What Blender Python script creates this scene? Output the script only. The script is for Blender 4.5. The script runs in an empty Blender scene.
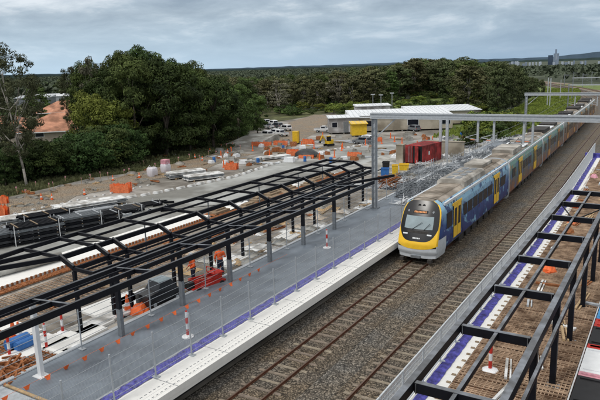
import bpy, math, random
from mathutils import Vector, Matrix
rnd = random.Random(11)
C = bpy.context.scene.collection
R = math.radians
# ---------------------------------------------------------------- camera
F_PX, PITCH, YAW, ROLL, CH, CX = 613.47, 0.213917, 0.551602, -0.030326, 12.22, 13.0412
_cy, _sy, _cp, _sp = math.cos(YAW), math.sin(YAW), math.cos(PITCH), math.sin(PITCH)
FW = Vector((-_sy*_cp, _cy*_cp, -_sp)); RT0 = Vector((_cy, _sy, 0)); UP0 = RT0.cross(FW)
RT = math.cos(ROLL)*RT0 + math.sin(ROLL)*UP0
UPV = -math.sin(ROLL)*RT0 + math.cos(ROLL)*UP0
CAM = Vector((CX, 0, CH))
def G(u, v, z=0.0):            # world point seen at photo position (u, v) on the level z
    d = FW*F_PX + RT*(u-300) - UPV*(v-200)
    t = (z-CAM.z)/d.z
    return CAM + d*t
def img(P):
    d = Vector(P)-CAM; z = d.dot(FW)
    return (300+F_PX*d.dot(RT)/z, 200-F_PX*d.dot(UPV)/z)
cd = bpy.data.cameras.new('camera'); cam = bpy.data.objects.new('camera', cd); C.objects.link(cam)
M = Matrix.Identity(4)
for i, a in enumerate((RT, UPV, -FW)):
    for j in range(3): M[j][i] = a[j]
M[0][3], M[1][3], M[2][3] = CAM
cam.matrix_world = M
cd.sensor_width = 36; cd.lens = F_PX/600*36; cd.clip_start = .5; cd.clip_end = 20000
bpy.context.scene.camera = cam

def off(Y):                    # sideways bend of the railway as it runs away
    t = (Y-48)/6.0
    s = 6.0*(math.log1p(math.exp(t)) if t < 30 else t)
    return -.03*s - .00096*max(0, Y-130)**2
def hd(Y): return math.atan((off(Y+1)-off(Y-1))/2)

# ---------------------------------------------------------------- materials
def mat(name, col, rough=.7, var=.15, scale=8, metal=0, bump=0, bscale=None, col2=None, spec=.4, objrand=0, vc=False, trans=0, detail=6, wet=0):
    m = bpy.data.materials.new(name); m.use_nodes = True
    nt = m.node_tree; N = nt.nodes; L = nt.links
    b = N['Principled BSDF']; b.inputs['Roughness'].default_value = rough; b.inputs['Metallic'].default_value = metal
    b.inputs['Specular IOR Level'].default_value = spec
    tc = N.new('ShaderNodeTexCoord')
    n = N.new('ShaderNodeTexNoise'); n.inputs['Scale'].default_value = scale; n.inputs['Detail'].default_value = detail
    n.inputs['Roughness'].default_value = .65
    L.new(tc.outputs['Object'], n.inputs['Vector'])
    cr = N.new('ShaderNodeValToRGB'); L.new(n.outputs['Fac'], cr.inputs['Fac'])
    c2 = col2 or col
    cr.color_ramp.elements[0].position = .32; cr.color_ramp.elements[1].position = .68
    cr.color_ramp.elements[0].color = [c*(1-var) for c in col]+[1]
    cr.color_ramp.elements[1].color = [min(1, c*(1+var)) for c in c2]+[1]
    out = cr.outputs['Color']
    if objrand:
        oi = N.new('ShaderNodeObjectInfo'); hsv = N.new('ShaderNodeHueSaturation')
        mr = N.new('ShaderNodeMapRange'); mr.inputs[3].default_value = 1-objrand; mr.inputs[4].default_value = 1+objrand
        mh = N.new('ShaderNodeMapRange'); mh.inputs[3].default_value = .5-objrand*.09; mh.inputs[4].default_value = .5+objrand*.05
        L.new(oi.outputs['Random'], mr.inputs[0]); L.new(oi.outputs['Random'], mh.inputs[0])
        L.new(mr.outputs[0], hsv.inputs['Value']); L.new(mh.outputs[0], hsv.inputs['Hue']); L.new(out, hsv.inputs['Color']); out = hsv.outputs['Color']
    if wet:
        n2 = N.new('ShaderNodeTexNoise'); n2.inputs['Scale'].default_value = wet; L.new(tc.outputs['Object'], n2.inputs['Vector'])
        n2.inputs['Detail'].default_value = 4
        r2 = N.new('ShaderNodeValToRGB'); r2.color_ramp.elements[0].position = .42; r2.color_ramp.elements[1].position = .6
        r2.color_ramp.elements[0].color = (.55,.53,.5,1); r2.color_ramp.elements[1].color = (1.1,1.1,1.1,1)
        L.new(n2.outputs['Fac'], r2.inputs['Fac'])
        mx = N.new('ShaderNodeMix'); mx.data_type = 'RGBA'; mx.blend_type = 'MULTIPLY'; mx.inputs[0].default_value = 1
        L.new(out, mx.inputs[6]); L.new(r2.outputs['Color'], mx.inputs[7]); out = mx.outputs[2]
    L.new(out, b.inputs['Base Color'])
    if bump:
        n3 = N.new('ShaderNodeTexNoise'); n3.inputs['Scale'].default_value = bscale or scale*3; n3.inputs['Detail'].default_value = 5
        L.new(tc.outputs['Object'], n3.inputs['Vector'])
        bp = N.new('ShaderNodeBump'); bp.inputs['Strength'].default_value = bump; bp.inputs['Distance'].default_value = .05
        L.new(n3.outputs['Fac'], bp.inputs['Height']); L.new(bp.outputs['Normal'], b.inputs['Normal'])
    if trans:
        b.inputs['Transmission Weight'].default_value = trans
    return m
def stones(name, ca, cb, cc, scale, tint=None, bump=.8):   # ballast: voronoi stones, patchy tint
    m = bpy.data.materials.new(name); m.use_nodes = True
    nt = m.node_tree; N = nt.nodes; L = nt.links; b = N['Principled BSDF']; b.inputs['Roughness'].default_value = .85
    b.inputs['Specular IOR Level'].default_value = .25
    tc = N.new('ShaderNodeTexCoord')
    v = N.new('ShaderNodeTexVoronoi'); v.inputs['Scale'].default_value = scale; L.new(tc.outputs['Object'], v.inputs['Vector'])
    sp = N.new('ShaderNodeSeparateColor'); L.new(v.outputs['Color'], sp.inputs[0])
    cr = N.new('ShaderNodeValToRGB'); L.new(sp.outputs[0], cr.inputs['Fac']); e = cr.color_ramp.elements
    e[0].color = list(ca)+[1]; e[1].color = list(cc)+[1]; q = e.new(.55); q.color = list(cb)+[1]
    dk = N.new('ShaderNodeMapRange'); L.new(v.outputs['Distance'], dk.inputs[0]); dk.inputs[1].default_value = .25; dk.inputs[2].default_value = .75
    dk.inputs[3].default_value = 1.15; dk.inputs[4].default_value = .3
    n = N.new('ShaderNodeTexNoise'); n.inputs['Scale'].default_value = .45; n.inputs['Detail'].default_value = 5; L.new(tc.outputs['Object'], n.inputs['Vector'])
    r2 = N.new('ShaderNodeValToRGB'); L.new(n.outputs['Fac'], r2.inputs['Fac'])
    r2.color_ramp.elements[0].position = .38; r2.color_ramp.elements[1].position = .62
    r2.color_ramp.elements[0].color = (1,1,1,1); r2.color_ramp.elements[1].color = list(tint or (1.25,1.08,.85))+[1]
    m1 = N.new('ShaderNodeMix'); m1.data_type = 'RGBA'; m1.blend_type = 'MULTIPLY'; m1.inputs[0].default_value = 1
    L.new(cr.outputs['Color'], m1.inputs[6]); L.new(r2.outputs['Color'], m1.inputs[7])
    m2 = N.new('ShaderNodeMix'); m2.data_type = 'RGBA'; m2.blend_type = 'MULTIPLY'; m2.inputs[0].default_value = 1
    L.new(m1.outputs[2], m2.inputs[6]); L.new(dk.outputs[0], m2.inputs[7]); L.new(m2.outputs[2], b.inputs['Base Color'])
    bp = N.new('ShaderNodeBump'); bp.inputs['Strength'].default_value = bump; bp.inputs['Distance'].default_value = .04; bp.invert = True
    L.new(v.outputs['Distance'], bp.inputs['Height']); L.new(bp.outputs['Normal'], b.inputs['Normal'])
    return m
K = {}
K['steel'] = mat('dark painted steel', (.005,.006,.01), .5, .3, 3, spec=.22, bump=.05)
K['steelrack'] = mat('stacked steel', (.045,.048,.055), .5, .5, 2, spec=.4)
K['steelnavy'] = mat('sky lit dark steel top', (.035,.038,.046), .35, .3, 4, spec=.6, wet=1.5)  # top faces of the dark beams, lightened in colour for sky light
K['steelgrey'] = mat('grey steel and sky lit tops', (.15,.165,.19), .42, .25, 4, spec=.5, wet=1.5)  # paler still: sky light on the canopy tops is put into the grey
K['galv'] = mat('galvanised steel', (.42,.45,.48), .5, .15, 6, metal=.15)
K['galvbright'] = mat('new galvanised panel', (.55,.59,.62), .5, .12, 6)
K['fencew'] = mat('bright galvanised wire', (.36,.39,.42), .5, .15, 6)
K['galvdark'] = mat('dull galvanised steel', (.2,.22,.24), .5, .2, 6, metal=.3)
K['rail'] = mat('rusty rail', (.11,.045,.025), .6, .35, 5, bump=.2)
K['railtop'] = mat('worn rail head', (.16,.11,.085), .35, .3, 3, metal=.6)
K['sleeper'] = mat('dirty concrete sleeper', (.2,.168,.13), .9, .35, 6, bump=.3, objrand=.2)
K['conc'] = mat('concrete', (.36,.36,.34), .85, .15, 2.5, bump=.2, wet=.5)
K['white'] = mat('white precast coping', (.74,.74,.72), .6, .05, 3, wet=0, bump=.05)
K['whitedirty'] = mat('dirty white panel', (.66,.67,.67), .7, .15, 1.8, wet=.9)
K['paint'] = mat('white paint', (.72,.74,.76), .4, .06, 3)
K['purple'] = mat('purple membrane', (.035,.03,.2), .6, .5, 4, bump=.5, col2=(.075,.07,.36))
K['orange'] = mat('orange plastic', (.85,.15,.035), .55, .25, 4, bump=.2)
K['orangelt'] = mat('faded orange', (.72,.2,.08), .6, .3, 4)
K['red'] = mat('red paint', (.5,.03,.02), .5, .35, 3, bump=.1)
K['cred'] = mat('faded container red', (.3,.03,.03), .6, .35, 1.2, wet=.6)
K['yellow'] = mat('yellow paint', (.72,.47,.03), .4, .15, 3)
K['blue'] = mat('blue paint', (.03,.14,.4), .5, .2, 3)
K['ltblue'] = mat('sky blue sheet', (.06,.3,.62), .5, .15, 3)
K['black'] = mat('black rubber', (.012,.012,.014), .6, .3, 3)
K['blackgloss'] = mat('black gloss', (.008,.009,.012), .3, .1, 3, spec=.6)
K['glass'] = mat('tinted glass', (.008,.01,.018), .22, .1, 1, spec=.35)
K['screen'] = mat('windscreen', (.26,.33,.36), .1, .2, .8, spec=.8)
K['rust'] = mat('rusty reinforcement', (.27,.1,.035), .85, .4, 4)
K['rustlt'] = mat('light rust steel', (.2,.11,.06), .85, .5, 1.6, col2=(.36,.26,.18))
K['timber'] = mat('timber', (.42,.3,.17), .8, .3, 4, bump=.2)
K['timberold'] = mat('weathered timber', (.24,.18,.12), .9, .35, 4, bump=.2)
K['ply'] = mat('formwork ply', (.16,.105,.06), .75, .45, 1.3, col2=(.28,.2,.12), wet=.8)
K['tarp'] = mat('black sheeting', (.03,.032,.035), .5, .3, 3, bump=.4)
K['bag'] = mat('white woven bag', (.6,.58,.62), .8, .12, 5, bump=.4)
K['pink'] = mat('pink wrap', (.62,.3,.36), .7, .2, 5, bump=.3)
K['tile'] = mat('terracotta tiles', (.44,.21,.13), .8, .25, 1.2, wet=.35)
K['brick'] = mat('cream render', (.45,.39,.32), .8, .15, 1)
K['hut'] = mat('site hut wall', (.46,.46,.48), .7, .1, 1, wet=.5)
K['hutbeige'] = mat('beige wall panel', (.42,.38,.31), .8, .12, .8, wet=.3)
K['roofwhite'] = mat('white metal roof', (.7,.73,.76), .4, .08, .6)
K['skin'] = mat('skin', (.42,.24,.17), .6, .1, 6)
K['hivis'] = mat('orange work shirt', (.8,.13,.03), .8, .2, 8)
K['navy'] = mat('navy work trousers', (.02,.025,.05), .85, .2, 8)
K['trainroof'] = mat('train roof', (.34,.3,.255), .65, .2, 1.5, wet=.7)
K['acunit'] = mat('roof unit panel', (.4,.38,.345), .6, .2, 1.2, wet=.8)
K['tyellow'] = mat('train yellow', (.9,.55,.035), .35, .08, 2)
K['doordull'] = mat('dull orange door', (.5,.25,.07), .5, .3, 2)
K['tgrey'] = mat('train light grey', (.56,.6,.64), .4, .12, 2)
K['under'] = mat('underframe', (.035,.032,.03), .8, .5, 3)
K['amber'] = mat('amber display', (.8,.32,.1), .5, .1, 3)
K['trunk'] = mat('bark', (.09,.075,.06), .95, .4, 3, bump=.5)
K['trunkpale'] = mat('pale bark', (.3,.28,.25), .95, .3, 3, bump=.4)
def leaf(name, a, b, orand=.25):
    m = mat(name, a, .75, .35, .5, col2=b, objrand=orand, spec=.12, detail=3)
    return m
K['leafdark'] = leaf('dark leaves', (.018,.036,.014), (.048,.08,.024))
K['leafmid'] = leaf('mid leaves', (.034,.06,.018), (.08,.115,.034))
K['leaflight'] = leaf('light leaves', (.095,.13,.024), (.17,.21,.045))
K['leafgum'] = leaf('gum leaves', (.045,.056,.028), (.085,.1,.052))
K['leafforest'] = leaf('forest leaves', (.042,.058,.028), (.085,.105,.045))
K['leafolive'] = leaf('olive bush leaves', (.06,.07,.03), (.115,.12,.058))
K['leafgrey'] = leaf('grey paperbark leaves', (.09,.092,.062), (.15,.145,.1))
K['leaffar'] = leaf('haze tinted far leaves', (.05,.068,.045), (.085,.105,.07), .1)  # distance haze is mixed into this leaf colour
K['hill'] = mat('haze tinted far hill', (.1,.15,.21), 1, .12, .01)  # blue of the hills is atmospheric haze put into the colour
K['hillnear'] = mat('haze tinted wooded rise', (.055,.085,.08), 1, .25, .02)  # bluish haze blended into the woodland green
K['city'] = mat('haze tinted city walls', (.38,.43,.5), .8, .1, .1)  # city colours carry a blue haze tint
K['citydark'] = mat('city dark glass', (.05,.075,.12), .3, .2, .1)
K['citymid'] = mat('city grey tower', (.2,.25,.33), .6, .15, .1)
K['ballast'] = stones('grey ballast', (.05,.048,.044), (.14,.134,.124), (.29,.275,.25), 16, (1.12,1.0,.85), bump=.6)
K['ballastb'] = stones('brown ballast', (.048,.042,.034), (.135,.118,.097), (.26,.23,.19), 16, (1.12,1.0,.85), bump=.6)
K['gravel'] = stones('site gravel', (.2,.17,.135), (.29,.255,.205), (.38,.34,.285), 15, (1.2,1.05,.9), .4)
K['dirt'] = mat('site dirt', (.22,.2,.175), .95, .25, .35, col2=(.31,.3,.28), bump=.4, bscale=4, wet=.15)
K['road'] = mat('pale wet concrete road', (.31,.32,.31), .6, .14, .6, bump=.1, wet=.18)
K['grassm'] = mat('grass ground', (.045,.06,.018), .95, .4, .5, col2=(.1,.105,.04), bump=.5, bscale=12, wet=.12)
K['grassbright'] = mat('bright grass', (.085,.13,.025), .95, .25, .25, col2=(.14,.18,.05), bump=.5, bscale=6)
K['farground'] = mat('far ground', (.035,.05,.03), 1, .4, .02, col2=(.06,.075,.045))
# deck with a fine non-slip grid
def gridmat(name, ca, cb, sx, sy, rot=0, var=.3, rough=.6, wid=.5):
    m = bpy.data.materials.new(name); m.use_nodes = True
    nt = m.node_tree; N = nt.nodes; L = nt.links; b = N['Principled BSDF']; b.inputs['Roughness'].default_value = rough
    tc = N.new('ShaderNodeTexCoord'); mp = N.new('ShaderNodeMapping'); mp.inputs['Rotation'].default_value = (0,0,rot)
    L.new(tc.outputs['Object'], mp.inputs['Vector'])
    outs = []
    for ax, s in (('X', sx), ('Y', sy)):
        w = N.new('ShaderNodeTexWave'); w.bands_direction = ax; w.inputs['Scale'].default_value = s; w.inputs['Distortion'].default_value = .6
        w.inputs['Detail'].default_value = 2; w.inputs['Detail Scale'].default_value = 1.5
        L.new(mp.outputs[0], w.inputs['Vector']); outs.append(w.outputs['Fac'])
    mm = N.new('ShaderNodeMath'); mm.operation = 'MAXIMUM'; L.new(outs[0], mm.inputs[0]); L.new(outs[1], mm.inputs[1])
    cr = N.new('ShaderNodeValToRGB'); cr.color_ramp.elements[0].position = wid; cr.color_ramp.elements[1].position = min(1, wid+.4)
    cr.color_ramp.elements[0].color = list(ca)+[1]; cr.color_ramp.elements[1].color = list(cb)+[1]; L.new(mm.outputs[0], cr.inputs['Fac'])
    n = N.new('ShaderNodeTexNoise'); n.inputs['Scale'].default_value = .7; n.inputs['Detail'].default_value = 6; L.new(tc.outputs['Object'], n.inputs['Vector'])
    mr = N.new('ShaderNodeMapRange'); mr.inputs[1].default_value = .3; mr.inputs[2].default_value = .7; mr.inputs[3].default_value = 1-var; mr.inputs[4].default_value = 1+var
    L.new(n.outputs['Fac'], mr.inputs[0])
    mx = N.new('ShaderNodeMix'); mx.data_type = 'RGBA'; mx.blend_type = 'MULTIPLY'; mx.inputs[0].default_value = 1
    L.new(cr.outputs['Color'], mx.inputs[6]); L.new(mr.outputs[0], mx.inputs[7]); L.new(mx.outputs[2], b.inputs['Base Color'])
    return m
K['deck'] = gridmat('grey deck sheeting', (.1,.122,.15), (.18,.21,.245), 6.5, 6.5, R(45), .28, .5)
K['deckstain'] = gridmat('stained deck sheeting', (.08,.1,.125), (.14,.165,.2), 6.5, 6.5, R(45), .35, .35)
K['form'] = gridmat('brown formwork floor', (.03,.017,.011), (.17,.09,.05), 1.6, 2.2, 0, .7, .8, .3)
K['slabfloor'] = mat('unfinished pale floor', (.16,.14,.12), .85, .3, .8, col2=(.3,.28,.25), bump=.3, wet=.35)

# train side artwork: colours change along the car and down its side
def livery(name, top, mid, low, accents, sc=1.0):
    m = bpy.data.materials.new(name); m.use_nodes = True
    nt = m.node_tree; N = nt.nodes; L = nt.links; b = N['Principled BSDF']; b.inputs['Roughness'].default_value = .35
    tc = N.new('ShaderNodeTexCoord'); sx = N.new('ShaderNodeSeparateXYZ'); L.new(tc.outputs['Object'], sx.inputs[0])
    n = N.new('ShaderNodeTexNoise'); n.inputs['Scale'].default_value = 1.1*sc; n.inputs['Detail'].default_value = 4; L.new(tc.outputs['Object'], n.inputs['Vector'])
    ad = N.new('ShaderNodeMath'); ad.operation = 'MULTIPLY_ADD'; L.new(n.outputs['Fac'], ad.inputs[0]); ad.inputs[1].default_value = 1.7; L.new(sx.outputs['Z'], ad.inputs[2])
    mr = N.new('ShaderNodeMapRange'); mr.inputs[1].default_value = 1.2; mr.inputs[2].default_value = 4.4; L.new(ad.outputs[0], mr.inputs[0])
    cr = N.new('ShaderNodeValToRGB'); e = cr.color_ramp.elements; L.new(mr.outputs[0], cr.inputs['Fac'])
    e[0].color = list(low)+[1]; e[0].position = .1; e[1].color = list(top)+[1]; e[1].position = .9; q = e.new(.55); q.color = list(mid)+[1]
    out = cr.outputs['Color']
    for i, (c, s, th) in enumerate(accents):
        v = N.new('ShaderNodeTexNoise'); v.inputs['Scale'].default_value = s; v.inputs['Detail'].default_value = 3; v.noise_dimensions = '4D'; v.inputs['W'].default_value = i*7.3
        L.new(tc.outputs['Object'], v.inputs['Vector'])
        r = N.new('ShaderNodeValToRGB'); r.color_ramp.elements[0].position = th; r.color_ramp.elements[1].position = th+.03; L.new(v.outputs['Fac'], r.inputs['Fac'])
        mx = N.new('ShaderNodeMix'); mx.data_type = 'RGBA'; L.new(r.outputs['Color'], mx.inputs[0]); L.new(out, mx.inputs[6]); mx.inputs[7].default_value = list(c)+[1]; out = mx.outputs[2]
    L.new(out, b.inputs['Base Color'])
    return m
K['liv0'] = livery('blue artwork', (.25,.46,.62), (.035,.09,.28), (.014,.014,.11), [((.2,.42,.6), 1.8, .6), ((.012,.05,.17), 1.2, .56), ((.6,.65,.75), 5, .68), ((.03,.02,.12), 3, .62)])
K['liv1'] = livery('green and orange artwork', (.12,.26,.22), (.06,.12,.13), (.26,.095,.05), [((.5,.22,.06), 1.5, .6), ((.06,.13,.28), 1.1, .58), ((.35,.4,.2), 3, .66)])
K['liv2'] = livery('brown artwork', (.2,.2,.17), (.17,.095,.065), (.19,.065,.035), [((.38,.22,.1), 1.7, .6), ((.1,.13,.16), 1.2, .6), ((.34,.3,.25), 3, .66)])

# ---------------------------------------------------------------- mesh builder
class MB:
    def __init__(s): s.v = []; s.f = []; s.sm = False
    def quad(s, a, b, c, d):
        i = len(s.v); s.v += [tuple(a), tuple(b), tuple(c), tuple(d)]; s.f.append((i,i+1,i+2,i+3)); return s
    def poly(s, pts):
        i = len(s.v); s.v += [tuple(p) for p in pts]; s.f.append(tuple(range(i, i+len(pts)))); return s
    def box(s, x0, x1, y0, y1, z0, z1):
        i = len(s.v); s.v += [(x,y,z) for z in (z0,z1) for x,y in ((x0,y0),(x1,y0),(x1,y1),(x0,y1))]
        s.f += [tuple(i+k for k in q) for q in ((3,2,1,0),(4,5,6,7),(0,1,5,4),(1,2,6,5),(2,3,7,6),(3,0,4,7))]; return s
    def bar(s, p, q, w, h, up=(0,0,1)):
        p = Vector(p); q = Vector(q); d = (q-p).normalized(); u = Vector(up)
        if abs(d.dot(u)) > .98: u = Vector((0,1,0))
        r = d.cross(u).normalized()*(w/2); u = r.cross(d).normalized()*(h/2)
        i = len(s.v)
        for c in (p, q):
            for a, b in ((-1,-1),(1,-1),(1,1),(-1,1)): s.v.append(tuple(c+r*a+u*b))
        s.f += [tuple(i+k for k in t) for t in ((0,1,2,3),(7,6,5,4),(0,4,5,1),(1,5,6,2),(2,6,7,3),(3,7,4,0))]; return s
    def ibeam(s, p, q, w, h, t=.02):
        p = Vector(p); q = Vector(q); z = Vector((0,0,h/2-t/2))
        s.bar(p+z, q+z, w, t); s.bar(p-z, q-z, w, t); s.bar(p, q, t, h-2*t-.004); return s
    def tube(s, p, q, r, n=8, r2=None):
        p = Vector(p); q = Vector(q); d = (q-p).normalized(); u = Vector((0,0,1)) if abs(d.z) < .9 else Vector((0,1,0))
        a = d.cross(u).normalized(); b = a.cross(d); i = len(s.v); r2 = r if r2 is None else r2
        for c, rr in ((p,r),(q,r2)):
            for k in range(n): s.v.append(tuple(c+a*math.cos(2*math.pi*k/n)*rr+b*math.sin(2*math.pi*k/n)*rr))
        for k in range(n): s.f.append((i+k, i+(k+1)%n, i+n+(k+1)%n, i+n+k))
        s.f.append(tuple(i+k for k in range(n-1,-1,-1))); s.f.append(tuple(i+n+k for k in range(n))); return s
    def lathe(s, prof, c=(0,0,0), n=14):
        i = len(s.v)
        for r, z in prof:
            for k in range(n): s.v.append((c[0]+r*math.cos(2*math.pi*k/n), c[1]+r*math.sin(2*math.pi*k/n), c[2]+z))
        for j in range(len(prof)-1):
            for k in range(n): s.f.append((i+j*n+k, i+j*n+(k+1)%n, i+(j+1)*n+(k+1)%n, i+(j+1)*n+k))
        s.f.append(tuple(i+k for k in range(n-1,-1,-1))); s.f.append(tuple(i+(len(prof)-1)*n+k for k in range(n))); return s
    def sweep(s, x0, x1, z0, z1, ys, fn=None):     # rectangular section that follows the bend of the line
        fn = fn or off; i = len(s.v)
        for y in ys:
            o = fn(y)
            s.v += [(x0+o,y,z0),(x1+o,y,z0),(x1+o,y,z1),(x0+o,y,z1)]
        for k in range(len(ys)-1):
            a = i+4*k; b = a+4
            for j in range(4): s.f.append((a+j, a+(j+1)%4, b+(j+1)%4, b+j))
        s.f.append((i+3,i+2,i+1,i)); e = i+4*(len(ys)-1); s.f.append((e,e+1,e+2,e+3)); return s
    def sheet(s, x0, x1, z, ys, fn=None):
        fn = fn or off; i = len(s.v)
        for y in ys: s.v += [(x0+fn(y),y,z),(x1+fn(y),y,z)]
        for k in range(len(ys)-1): s.f.append((i+2*k, i+2*k+1, i+2*k+3, i+2*k+2))
        return s
    def grid(s, rows):
        i = len(s.v); n = len(rows[0])
        for r in rows: s.v += [tuple(p) for p in r]
        for j in range(len(rows)-1):
            for k in range(n-1): s.f.append((i+j*n+k, i+j*n+k+1, i+(j+1)*n+k+1, i+(j+1)*n+k))
        return s
    def build(s, name, m, parent=None, smooth=False, loc=None):
        me = bpy.data.meshes.new(name); me.from_pydata(s.v, [], s.f); me.update()
        if smooth:
            for p in me.polygons: p.use_smooth = True
        if m: me.materials.append(K[m] if isinstance(m, str) else m)
        o = bpy.data.objects.new(name, me); C.objects.link(o)
        if parent: o.parent = parent
        if loc: o.location = loc
        return o
def tag(o, label=None, cat=None, group=None, kind=None):
    if label: o['label'] = label
    if cat: o['category'] = cat
    if group: o['group'] = group
    if kind: o['kind'] = kind
    return o
def thing(name, label, cat, loc=(0,0,0), rz=0, group=None):
    o = bpy.data.objects.new(name, None); C.objects.link(o); o.location = loc; o.rotation_euler = (0,0,rz)
    return tag(o, label, cat, group)
def dup(root, loc=None, rz=None, label=None, group=None, scale=None):
    def cp(o, parent):
        c = o.copy(); C.objects.link(c); c.parent = parent
        for ch in list(o.children): cp(ch, c)
        return c
    r = cp(root, None)
    if loc is not None: r.location = loc
    if rz is not None: r.rotation_euler = (0,0,rz)
    if scale is not None: r.scale = scale if hasattr(scale, '__len__') else (scale,)*3
    if label: r['label'] = label
    if group: r['group'] = group
    return r
class Maker:                                        # first placing moves the original, later ones copy it
    def __init__(s, root): s.root = root; s.used = False
    def put(s, loc, rz=0, label=None, group=None, scale=None):
        if s.used: return dup(s.root, loc, rz, label, group, scale)
        s.used = True; r = s.root; r.location = loc; r.rotation_euler = (0,0,rz)
        if scale is not None: r.scale = scale if hasattr(scale, '__len__') else (scale,)*3
        if label: r['label'] = label
        if group: r['group'] = group
        return r
def struct(o): o['kind'] = 'structure'; return o
def frange(a, b, s):
    out = []; y = a
    while y < b: out.append(y); y += s
    out.append(b); return out

PT = .95                                            # platform level above the rails
# ---------------------------------------------------------------- ground
g = MB().quad((-9000,-400,-.5),(9000,-400,-.5),(9000,14000,-.5),(-9000,14000,-.5)); struct(g.build('ground', 'farground'))
ysN = frange(-4, 48, 4)+frange(52, 460, 6)
struct(MB().sweep(-2.15, 6.6, -.9, -.13, ysN).build('ballast_bed', 'ballast'))
struct(MB().sheet(-1.5, 1.6, -.118, ysN).build('ballast_under_near_track', 'ballastb'))
struct(MB().sheet(2.75, 5.3, -.118, ysN).build('ballast_under_second_track', 'ballastb'))
struct(MB().sweep(6.61, 17, -.9, -.15, frange(70, 460, 6)).build('gravel_beside_tracks', 'gravel'))
# construction ground between the platform and the bush, with uneven edges
def flat(name, pts, z, m): return struct(MB().poly([(x,y,z) for x,y in pts]).build(name, m))
flat('site_dirt', [(-2.2,-4),(-2.2,48),(-3.2,80),(-5,120),(-8,150),(-24,148),(-40,138),(-66,146),(-66,118),(-59,98),(-49,84),(-45,68),(-44,55),(-46.5,49),(-45.7,40),(-45,-4)], -.14, 'dirt')
flat('haul_road', [(-19.9,-4),(-31.5,-4),(-34.2,30),(-33.6,39),(-31.7,46),(-30,56),(-31.2,65),(-30.5,79),(-27.6,90),(-20,100),(-14,96),(-12,84),(-17,70),(-19.9,55)], -.125, 'road')
flat('dirt_track', [(-47,85),(-41,88),(-46,104),(-52,118),(-63,140),(-68,140),(-62,118),(-54,104)], -.12, 'gravel')
flat('grass_verge', [(-45,-4),(-45.7,40),(-46.5,49),(-44,55),(-45,68),(-49,84),(-59,98),(-66,118),(-66,150),(-140,190),(-220,160),(-200,-4)], -.145, 'grassm')
flat('grass_embankment', [(-8.5,120),(-8.6,150),(-14,190),(-20,230),(-32,290),(-60,360),(-72,360),(-45,290),(-31,230),(-26,190),(-22,160),(-22,120)], -.11, 'grassbright')
flat('scrub_ground', [(-7,84),(-8.6,120),(-22,120),(-26,150),(-66,146),(-40,130),(-24,112),(-12,86)], -.12, 'grassbright')
flat('grass_clearing', [(-24,145),(-66,152),(-80,190),(-60,215),(-30,190)], -.11, 'grassbright')
flat('grass_beside_far_track', [(17,100),(10,160),(1,215),(-12,265),(-40,330),(-20,330),(60,215),(60,100)], -.12, 'grassbright')
# gravel margin spill, irregular
pts = []
for i in range(25): pts.append((-44.5+rnd.uniform(-1,1)+.0*i, -4+i*3.2))
for i in range(25): pts.append((-38.5+rnd.uniform(-1.4,1.4), -4+(24-i)*3.2))
flat('gravel_margin', pts, -.115, 'gravel')

# ---------------------------------------------------------------- railway tracks
def track(cx, y0, y1, label):
    t = thing('railway_track', label, 'railway track', (cx, y0, 0))
    def loc(b): b.v = [(x-cx, y-y0, z) for x,y,z in b.v]; return b
    ys = frange(y0, 48, 4)+frange(52, y1, 4) if y0 < 48 else frange(y0, y1, 4)
    for s in (-1, 1):
        x = cx+s*.567
        b = MB().sweep(x-.06, x+.06, -.1, -.085, ys).sweep(x-.012, x+.012, -.084, -.04, ys).sweep(x-.035, x+.035, -.039, -.006, ys)
        r = loc(b).build('rail', 'rail', t)
        loc(MB().sweep(x-.026, x+.026, -.0055, .002, ys)).build('rail_head', 'railtop', r)
    sm = MB()
    sm.v = [(-.98,-.11,-.14),(.98,-.11,-.14),(.98,.11,-.14),(-.98,.11,-.14),(-.98,-.08,-.116),(.98,-.08,-.116),(.98,.08,-.116),(-.98,.08,-.116),(-.8,-.08,-.1),(.8,-.08,-.1),(.8,.08,-.1),(-.8,.08,-.1)]
    sm.f = [(8,9,10,11),(4,8,11,7),(5,6,10,9),(0,1,5,4),(4,5,9,8),(1,2,6,5),(2,3,7,6),(7,11,10,6),(3,0,4,7)]
    first = None; rest = MB(); n = 0; y = max(y0, 12) + .3
    while y < y1-1:
        X = cx+off(y); a = hd(y)
        if n < 100:
            if first is None: first = sm.build('sleeper', 'sleeper', t); o = first
            else: o = first.copy(); C.objects.link(o)
            o.location = (X-cx+rnd.uniform(-.02,.02), y-y0+rnd.uniform(-.03,.03), rnd.uniform(-.008,.006)); o.rotation_euler = (0,0,-a+rnd.uniform(-.012,.012))
        else:
            i = len(rest.v); c, s_ = math.cos(-a), math.sin(-a)
            rest.v += [(X+vx*c-vy*s_, y+vx*s_+vy*c, vz) for vx,vy,vz in sm.v]; rest.f += [tuple(i+k for k in q) for q in sm.f]
        n += 1; y += .685
    loc(rest).build('sleepers', 'sleeper', t)['kind'] = 'stuff'
track(0, 6, 400, 'nearer railway track carrying the train, rusty rails on concrete sleepers')
track(3.95, 6, 400, 'empty railway track beside the right hand platform fence')
def fartrack(cx, y0, y1, label):
    t = thing('railway_track', label, 'railway track', (cx, y0, 0)); ys = frange(y0, y1, 5)
    for s in (-1, 1):
        b = MB().sweep(cx+s*.567-.05, cx+s*.567+.05, -.1, 0, ys); b.v = [(x-cx, y-y0, z) for x,y,z in b.v]; b.build('rail', 'rail', t)
    rest = MB()
    for y in frange(y0+.5, y1-1, .8):
        X = cx+off(y); rest.box(X-1.05-cx, X+1.05-cx, y-.11-y0, y+.11-y0, -.14, -.1)
    rest.build('sleepers', 'sleeper', t)['kind'] = 'stuff'
fartrack(9.2, 95, 400, 'third far railway track that joins beyond the right platform')

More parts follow.
